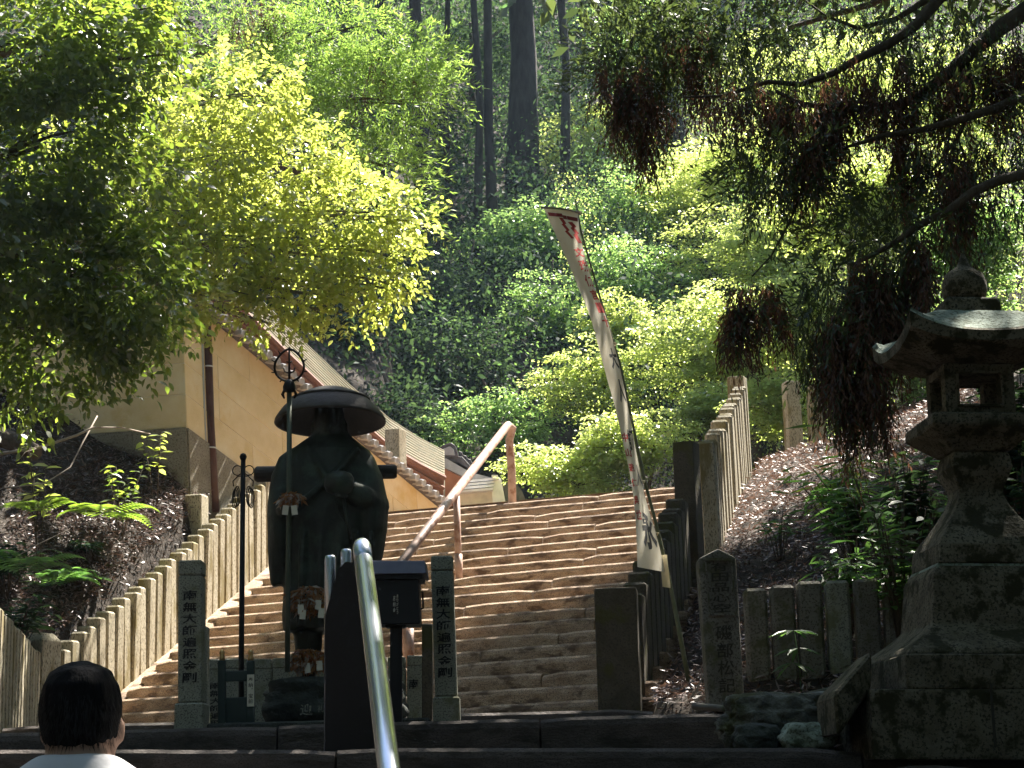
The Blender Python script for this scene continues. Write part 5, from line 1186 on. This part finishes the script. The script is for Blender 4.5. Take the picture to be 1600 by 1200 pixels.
# background maples and evergreens
def back(name, label, px, py, Y, rx, ry, n, mat, style='layer', ls=.085, asp=.7, fork=False, group=None, extra=()):
    bl = []
    c = P(px, py, Y); s = Y / F
    for i in range(5):
        d = rdir(1)[0] * np.array([.55, .6, .5]); q = .62 if i else .75
        bl.append((c + V(d[0] * rx * s, d[1] * rx * s * .5, d[2] * ry * s), (rx * s * q, rx * s * .3, ry * s * q), n // 6))
    for e in extra: bl.append(PB(*e))
    g = gz(c.x, Y + .6); h = max(1.2, c.z - g + ry * s * .35)
    bx = c.x + rnd.uniform(-.3, .3)
    return tree(name, label, V(bx, Y + .5, gz(bx, Y + .5)), h, max(.06, .03 * h + .03), bl, style, ls, asp, mat, 'bark', group, (rnd.uniform(-.4, .4), -.3), twigs=4)
MAP = [
 ('bright maple just above the stair top beside the banner', 1015, 700, 28.5, 105, 62, 5200, 'lf_map'),
 ('largest glowing maple above the sunlit upper fence', 1110, 570, 31.0, 140, 90, 9000, 'lf_map'),
 ('pale lime maple high between banner top and hanging cedar sprays', 1165, 400, 35.0, 140, 90, 7500, 'lf_map'),
 ('mid green layered maple directly behind the banner top', 1000, 440, 35.0, 110, 90, 6000, 'lf_map2'),
 ('small bright maple with dark forked stem left of the banner', 905, 600, 31.0, 85, 60, 3600, 'lf_map'),
 ('low bright maple over the stair top beside the pipe handrail bend', 885, 740, 28.5, 110, 46, 4200, 'lf_map'),
 ('shaded blue-green maple behind the pipe handrail top', 760, 680, 31.5, 130, 66, 5200, 'lf_map2'),
 ('hazy green layered maple above the dark gap left of the banner', 830, 385, 39.0, 130, 60, 5600, 'lf_map2'),
 ('bright maple seen through the hanging cedar boughs', 1330, 330, 29.0, 130, 90, 6000, 'lf_map'),
 ('soft green layered maple above the lantern finial', 1530, 400, 26.0, 120, 100, 6500, 'lf_map2'),
 ('yellow-green maple low behind the taller weathered stone post', 1210, 640, 27.5, 75, 70, 3600, 'lf_map'),
 ('sunlit crown behind the topmost cedar boughs', 1290, 130, 34.0, 150, 110, 7000, 'lf_map'),
 ('lime maple low beside the brown hanging sprays', 1260, 500, 28.0, 100, 80, 5000, 'lf_map'),
 ('green maple behind the lantern roof corner', 1430, 540, 24.0, 110, 90, 5200, 'lf_map2'),
 ('sunlit maple in the far upper right corner', 1520, 170, 31.0, 130, 120, 6500, 'lf_map'),
 ('leafy maple high up between tall trunks and cedar', 930, 230, 44.0, 120, 110, 6000, 'lf_map'),
 ('green maple at the top edge right of the thick trunk', 1010, 60, 46.0, 120, 80, 5000, 'lf_map2'),
 ('lime maple in the gap above the mid green one', 1080, 300, 39.0, 110, 80, 5200, 'lf_map'),
 ('small lime maple left of the banner middle', 955, 520, 33.0, 85, 60, 3600, 'lf_map'),
 ('broad bright maple right of the banner middle', 1060, 500, 33.5, 110, 70, 5000, 'lf_map'),
 ('lime maple hugging the top of the sunlit upper fence', 1165, 520, 29.5, 95, 70, 4600, 'lf_map'),
 ('low lime maple beside the post of the upper fence foot', 1085, 645, 29.0, 80, 50, 3600, 'lf_map'),
 ('soft green maple above the banner tip', 970, 330, 40.0, 120, 70, 4600, 'lf_map2'),
 ('bright maple under the brown cedar tassel', 1130, 310, 37.0, 110, 80, 5200, 'lf_map'),
 ('lime maple behind the lone brown cedar tuft', 1235, 400, 32.0, 110, 90, 5600, 'lf_map'),
 ('bright maple behind the forked cedar bough', 1215, 250, 37.0, 120, 90, 5200, 'lf_map'),
 ('mid green maple between dark evergreens and banner', 880, 480, 36.0, 100, 70, 4200, 'lf_map2'),
 ('lime maple between the brown sprays and lantern', 1400, 330, 29.0, 100, 80, 4600, 'lf_map'),
]
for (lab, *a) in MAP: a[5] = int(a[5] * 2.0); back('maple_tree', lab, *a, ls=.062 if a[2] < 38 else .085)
EV = [
 ('dark glossy evergreen rising behind the hall roof ridge', 540, 520, 33.0, 90, 90, 5200),
 ('dark evergreen left of the pipe handrail bend', 690, 590, 34.0, 110, 90, 6500),
 ('dark evergreen shrub behind the ridge tile', 620, 660, 32.0, 80, 60, 3200),
 ('blue-shaded evergreen in the middle of the dark wood', 740, 470, 37.0, 110, 80, 5600),
 ('blue-shaded evergreen at the edge of the lime conifer', 700, 340, 41.0, 90, 80, 4600),
 ('dark evergreen between broadleaf foliage and thin trunks', 630, 440, 36.0, 90, 80, 4600),
 ('dim evergreen high beside the two thin trunks', 690, 190, 45.0, 80, 90, 3600),
 ('dim evergreen at the top edge above the two thin trunks', 740, 50, 47.0, 100, 70, 3600),
 ('dark evergreen right of the thick trunk', 880, 330, 42.0, 60, 60, 2600),
]
for (lab, *a) in EV: back('evergreen_tree', lab, *a, 'lf_ever', 'broad', .11, .45)
TR = [(815, 43, 50, 'thickest dark trunk in the hazy wood beyond the stairs', 3400), (741, 39, 14, 'thin straight trunk, left one of a close pair in the far wood', 900), (771, 39.5, 18, 'thin straight trunk, right one of a close pair in the far wood', 1100),
      (655, 39, 26, 'medium dark trunk beside the lime conifer edge', 2000), (703, 40, 12, 'very thin trunk left of the close pair in the far wood', 800), (600, 43, 22, 'dark trunk behind the tip of the broadleaf foliage', 1800), (540, 38, 18, 'dark trunk rising behind the hall roof', 1500),
      (880, 42, 16, 'slim trunk just right of the thickest one', 1100), (962, 51, 16, 'slim trunk behind the leafy maple at the top', 1100), (1046, 47, 20, 'slim trunk half hidden by the brown cedar sprays', 900), (590, 36, 14, 'slim trunk left of the dark wood near the roof ridge', 800)]
for (px, Y, wpx, lab, n) in TR:
    b = P(px, 300, Y); g = gz(b.x, Y); r = wpx * Y / F / 2; h = rnd.uniform(17, 22)
    bl = []
    for i in range(5):
        z = g + h * (.5 + .1 * i); q = 2.9 - .3 * i
        bl.append((V(b.x + rnd.uniform(-1.2, 1.2), Y + rnd.uniform(-1.5, 1.0), max(z, P(px, -60, Y).z + 2.0 + i)), (q, q, 1.3), 700))
    for i in range(3): bl.append((V(b.x + rnd.uniform(-1, 1), Y - .4, g + h * rnd.uniform(.3, .6)), (.9, .7, .5), 160))
    tree('cedar_tree', lab, V(b.x, Y, g), h, r, bl, 'broad', .26, .45, 'lf_ever', 'bark2', None, (rnd.uniform(-.2, .2), 0), twigs=1)
# off to the right and behind: hillside wood as mass
def wood(name, x0, x1, y0, y1, n, h0, h1, ls, mat, clump=.25, thr=-.2):
    X = rng.uniform(x0, x1, n); Y = rng.uniform(y0, y1, n)
    m = np.sin(X * clump * 3.1 + 1.3 * np.sin(Y * clump * 2.3)) * np.sin(Y * clump * 2.7 + X * clump) + rng.normal(size=n) * .35
    k_ = m > thr; X, Y = X[k_], Y[k_]; N = len(X)
    hh = (h0 + (h1 - h0) * rng.random(N) ** 1.6) * (.5 + .5 * np.abs(np.sin(X * clump * 2 + Y * clump)))
    p = np.stack([X, Y, terrain(X, Y) + hh], 1)
    o = leaf_object(name, MT[mat], p, rdir(N) + np.array([0, -.2, -.4]), rdir(N) + np.array([0, -.2, .8]), ls * (.6 + .8 * rng.random(N)), ls * .5)
    o['kind'] = 'stuff'; return o
wood('undergrowth', -12, 16, 31.5, 56, 120000, .05, 2.4, .085, 'lf_hill')
wood('undergrowth', -14, 3, 31, 60, 70000, .05, 3.2, .15, 'lf_ever', .3, -.3)
wood('undergrowth', .2, 16, 28.5, 46, 45000, .05, 1.1, .058, 'lf_map2', .35, -.35)
wood('undergrowth', 1.0, 9, 28.5, 42, 60000, .05, 1.9, .058, 'lf_map', .35, -.6)
wood('hillside_foliage', -26, 30, 50, 90, 60000, .1, 6.5, .36, 'lf_hill', .12)
wood('hillside_foliage', -26, 30, 46, 90, 40000, .1, 6.5, .34, 'lf_ever', .1, .0)

def wood_ring(n, ls, mat):  # unseen leaf mass added behind and beside the camera to darken the foreground
    X = rng.uniform(-22, 22, n); Y = rng.uniform(-20, 20, n)
    k_ = ((Y < -5) | (X < -9.5 + .0 * Y) | ((X > 6.5) & (Y < 11)))
    m = np.sin(X * .9 + 1.3 * np.sin(Y * .6)) * np.sin(Y * .8 + X * .2) + rng.normal(size=n) * .5 > -.4
    X, Y = X[k_ & m], Y[k_ & m]; N = len(X); p = np.stack([X, Y, terrain(X, Y) + .1 + 16 * rng.random(N)], 1)
    o = leaf_object('added_shade_woodland', MT[mat], p, rdir(N) + np.array([0, 0, -.4]), rdir(N) + np.array([0, 0, .5]), ls * (.6 + .8 * rng.random(N)), ls * .5); o['kind'] = 'stuff'
wood_ring(95000, .75, 'lf_ever')
# ------------------------------------------------------------------ litter, ferns, plants, twigs
def litter(name, regs, ls, mat, edge=False):
    PP = []
    for (x0, x1, y0, y1, n, side) in regs:
        X = rng.uniform(x0, x1, n); Y = rng.uniform(y0, y1, n); lx_ = np.interp(Y, LP[:, 0], LP[:, 1]); rx_ = np.interp(Y, RP[:, 0], RP[:, 1])
        k_ = (X < lx_ - .1) if side < 0 else (X > rx_ + .1); X, Y = X[k_], Y[k_]
        PP.append(np.stack([X, Y, terrain(X, Y) + rng.random(len(X)) * .05 + .008], 1))
    Y = rng.uniform(16.8, 24, 16000); X = np.interp(Y, LP[:, 0], LP[:, 1]) - .06 - 1.1 * rng.random(16000) ** 1.3
    if edge: PP.append(np.stack([X, Y, terrain(X, Y) + .01 + rng.random(len(X)) * .05], 1))
    p = np.concatenate(PP); N = len(p); a = rdir(N); a[:, 2] *= .4
    o = leaf_object(name, MT[mat], p, a, rdir(N) * .75 + np.array([0, 0, 1.]), ls * (.6 + .8 * rng.random(N)) * 1.35, ls * .3); o['kind'] = 'stuff'; return o
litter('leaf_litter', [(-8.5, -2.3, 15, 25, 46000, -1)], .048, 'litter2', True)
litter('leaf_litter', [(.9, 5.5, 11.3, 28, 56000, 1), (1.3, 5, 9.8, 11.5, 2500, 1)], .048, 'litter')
def fern(label, px, py, Y, n, L, az0=0, spread=6.28, mat='lf_fern'):
    b = P(px, py, Y); b.z = max(b.z, gz(b.x, b.y)) ; f_ = root('fern', label, 'fern', b); base = np.array(b)
    for q in range(n):
        an = az0 + spread * (q + rnd.random() * .5) / n; l_ = L * rnd.uniform(.75, 1.1); d = np.array([math.cos(an), math.sin(an), 0])
        t = np.linspace(.12, 1, 18); pts = base + d[None] * (l_ * t * .9)[:, None]; pts[:, 2] += l_ * ((.55 + .5 * rnd.random()) * t - .75 * t ** 2)
        pr = np.array([-d[1], d[0], 0]); pos = np.concatenate([pts, pts]); sg = np.concatenate([np.ones(18), -np.ones(18)])[:, None]
        ax = pr[None] * sg + d[None] * .45 + np.array([0, 0, -.12]); ln_ = np.concatenate([np.sin(np.pi * (t * .92 + .06)) ** .8] * 2) * l_ * .30
        leaf_object('frond', MT[mat], pos, ax, np.tile(np.array([0, 0, 1.]), (36, 1)), ln_, ln_ * .28 + .004, f_)
fern('bright backlit fern on the left bank above the paling fence', 160, 812, 19.1, 6, .62, 3.6, 3.6)
fern('small yellow-green fern left of the larger one on the bank', 60, 805, 18.3, 5, .5, 3.4, 3.2)
fern('dark fern low on the shaded left bank', 40, 900, 17.0, 7, .6, 3.2, 3.6, 'lf_plant')
fern('dim fern behind the square stone post on the left', 80, 930, 18.2, 6, .5, 3.2, 3.8, 'lf_plant')
def plant(label, px, py, Y, n, L, wd, mat='lf_plant', up=.7, name='leafy_plant', stems=True, sc=1.0):
    b = P(px, py, Y); g = gz(b.x, b.y); p0 = V(b.x, b.y, g); hgt = max(.15, b.z - g)
    r0 = root(name, label, 'plant', p0); mb = MB(); PP, AA, NN = [], [], []
    ns = max(3, n // 9)
    for s_ in range(ns):
        an = rnd.uniform(0, 6.28); rr_ = rnd.uniform(.2, 1) * L * 2.2 * sc; tip = p0 + V(math.cos(an) * rr_, math.sin(an) * rr_ * .6, hgt * rnd.uniform(.6, 1.15))
        mb.tube([p0 + V(math.cos(an) * .02, math.sin(an) * .02, -.03), p0.lerp(tip, .5) + V(0, 0, .06), tip], [.006, .005, .003], 5)
        for q in range(9):
            a2 = an + q * 2.4 + rnd.random(); t = .45 + .55 * q / 8; pos = p0.lerp(tip, t) + V(0, 0, .06 * math.sin(math.pi * t))
            PP.append(pos); AA.append((math.cos(a2), math.sin(a2), rnd.uniform(-.35, .25))); NN.append((rnd.gauss(0, .3), rnd.gauss(0, .3) - .15, 1))
    mb.build('stem', MT['bark'], r0, True)
    N = len(PP); leaf_object('leaves', MT[mat], np.array(PP), np.array(AA), np.array(NN), L * (.7 + .6 * rng.random(N)), wd * (.8 + .4 * rng.random(N)), r0, True)
PL = [('dark ferny clump on the left bank behind the lowest palings', 110, 900, 18.4, 160, .16, .035, 'lf_plant'), ('dim leafy clump at the left frame edge of the bank', 10, 860, 17.6, 180, .16, .05, 'lf_ever'), ('dark low plant on the left bank beneath the bright fern', 140, 850, 18.9, 120, .13, .04, 'lf_ever'), ('dark plant at the lower left bank beside the frontmost palings', 25, 930, 16.2, 150, .15, .04, 'lf_ever'), ('bright leafy plant on the bank above the slab fence', 1330, 860, 12.9, 150, .17, .035, 'lf_plant'), ('low broad-leaved plant just left of the lantern shaft', 1400, 800, 12.3, 190, .13, .05, 'lf_plant'), ('dense green plant below the brown hanging sprays', 1330, 760, 15.5, 220, .16, .06, 'lf_plant'),
      ('grassy tuft beside the lantern platform corner', 1370, 690, 15.0, 120, .34, .018, 'lf_plant'), ('green fern-like plant at the shadow edge of the right bank', 1290, 730, 17.5, 170, .2, .035, 'lf_fern'), ('small sprig on the leaf-covered right bank', 1215, 800, 16.5, 60, .14, .03, 'lf_plant'),
      ('dark bushy plant behind the lantern shaft on its left', 1430, 720, 13.5, 260, .14, .06, 'lf_ever'), ('dark glossy bush behind the lantern shaft on its right', 1590, 760, 12.2, 420, .13, .06, 'lf_ever'), ('dark bush behind the lantern fire box', 1560, 640, 13.5, 420, .15, .06, 'lf_ever'), ('low plant peeking above the slab fence end', 1395, 885, 12.9, 90, .13, .03, 'lf_plant'),
      ('leafy sapling with lit leaves below the ochre wall', 245, 690, 20.4, 27, .12, .06, 'lf_yel'), ('lit sprig overhanging the dark log on the left bank', 68, 668, 18.5, 40, .15, .07, 'lf_yel'), ('scrubby dark plant on the far left bank', 30, 960, 16.6, 160, .15, .03, 'lf_plant'), ('thin leafy shoots beside the pale branch on the left bank', 190, 720, 19.5, 60, .12, .05, 'lf_dark'),
      ('dark leafy bush behind the lantern roof', 1585, 560, 14.5, 420, .15, .06, 'lf_ever')]
for (lab, px, py, Y, n, L, wd, mat) in PL: plant(lab, px, py, Y, n, L, wd, mat)
sg = root('bamboo_grass', 'single pale bamboo grass sprig in front of the slab fence', 'plant', P(1250, 1085, 12.2)); tops = [P(1240, 985, 12.15), P(1247, 1012, 12.15), P(1238, 1035, 12.15)]
mb = MB(); mb.tube([P(1252, 1085, 12.2), P(1249, 1040, 12.17), P(1241, 986, 12.15)], [.005, .004, .003], 6); mb.build('stem', MT['lf_plant'], sg, True)
PP, AA = [], []
for i, t in enumerate(tops):
    for q in range((8, 5, 4)[i]):
        a_ = 2 * math.pi * q / (8, 5, 4)[i] + .4; PP.append(tuple(t)); AA.append((math.cos(a_), math.sin(a_) * .7 - .2, -.15 - .1 * i))
leaf_object('leaves', MT['lf_plant'], np.array(PP), np.array(AA), np.tile(np.array([0, -.3, 1.]), (len(PP), 1)), np.full(len(PP), .17), np.full(len(PP), .03), sg, True)
branch('long pale curved branch lying across the left bank', [(-20, 712, 18.4), (60, 700, 18.5), (120, 680, 18.6), (145, 668, 18.7), (190, 668, 19), (235, 678, 19.4)], .016, .006, MT['twig'], subs=[[(60, 700, 18.5), (40, 706, 18.4), (30, 718, 18.3)]])
branch('thin pale twig arching down the left bank', [(152, 650, 19), (130, 690, 18.8), (110, 730, 18.4), (70, 755, 18.2), (-10, 765, 18)], .008, .005, MT['twig'])
branch('thick dark log on the left bank under the foliage', [(-40, 668, 19.5), (20, 690, 19.4), (55, 708, 19.2)], .11, .09, MT['bark'], 'log', 'fallen_log')
branch('thin slanting twig on the dim lower left bank', [(25, 870, 17.2), (60, 850, 17.4), (110, 826, 17.7)], .006, .004, MT['twig'])

# ------------------------------------------------------------------ air
mb = MB(); mb.box((0, 32.5, 33.5), (142, 147, 73)); hz = mb.build('haze', None); hz['kind'] = 'stuff'
m = bpy.data.materials.new('haze'); m.use_nodes = True; n_ = m.node_tree.nodes; n_.clear(); out = n_.new('ShaderNodeOutputMaterial'); pv = n_.new('ShaderNodeVolumePrincipled')
pv.inputs['Color'].default_value = (.6, .8, 1, 1); pv.inputs['Density'].default_value = .0005; pv.inputs['Anisotropy'].default_value = .2
m.node_tree.links.new(pv.outputs[0], out.inputs['Volume']); hz.data.materials.append(m)
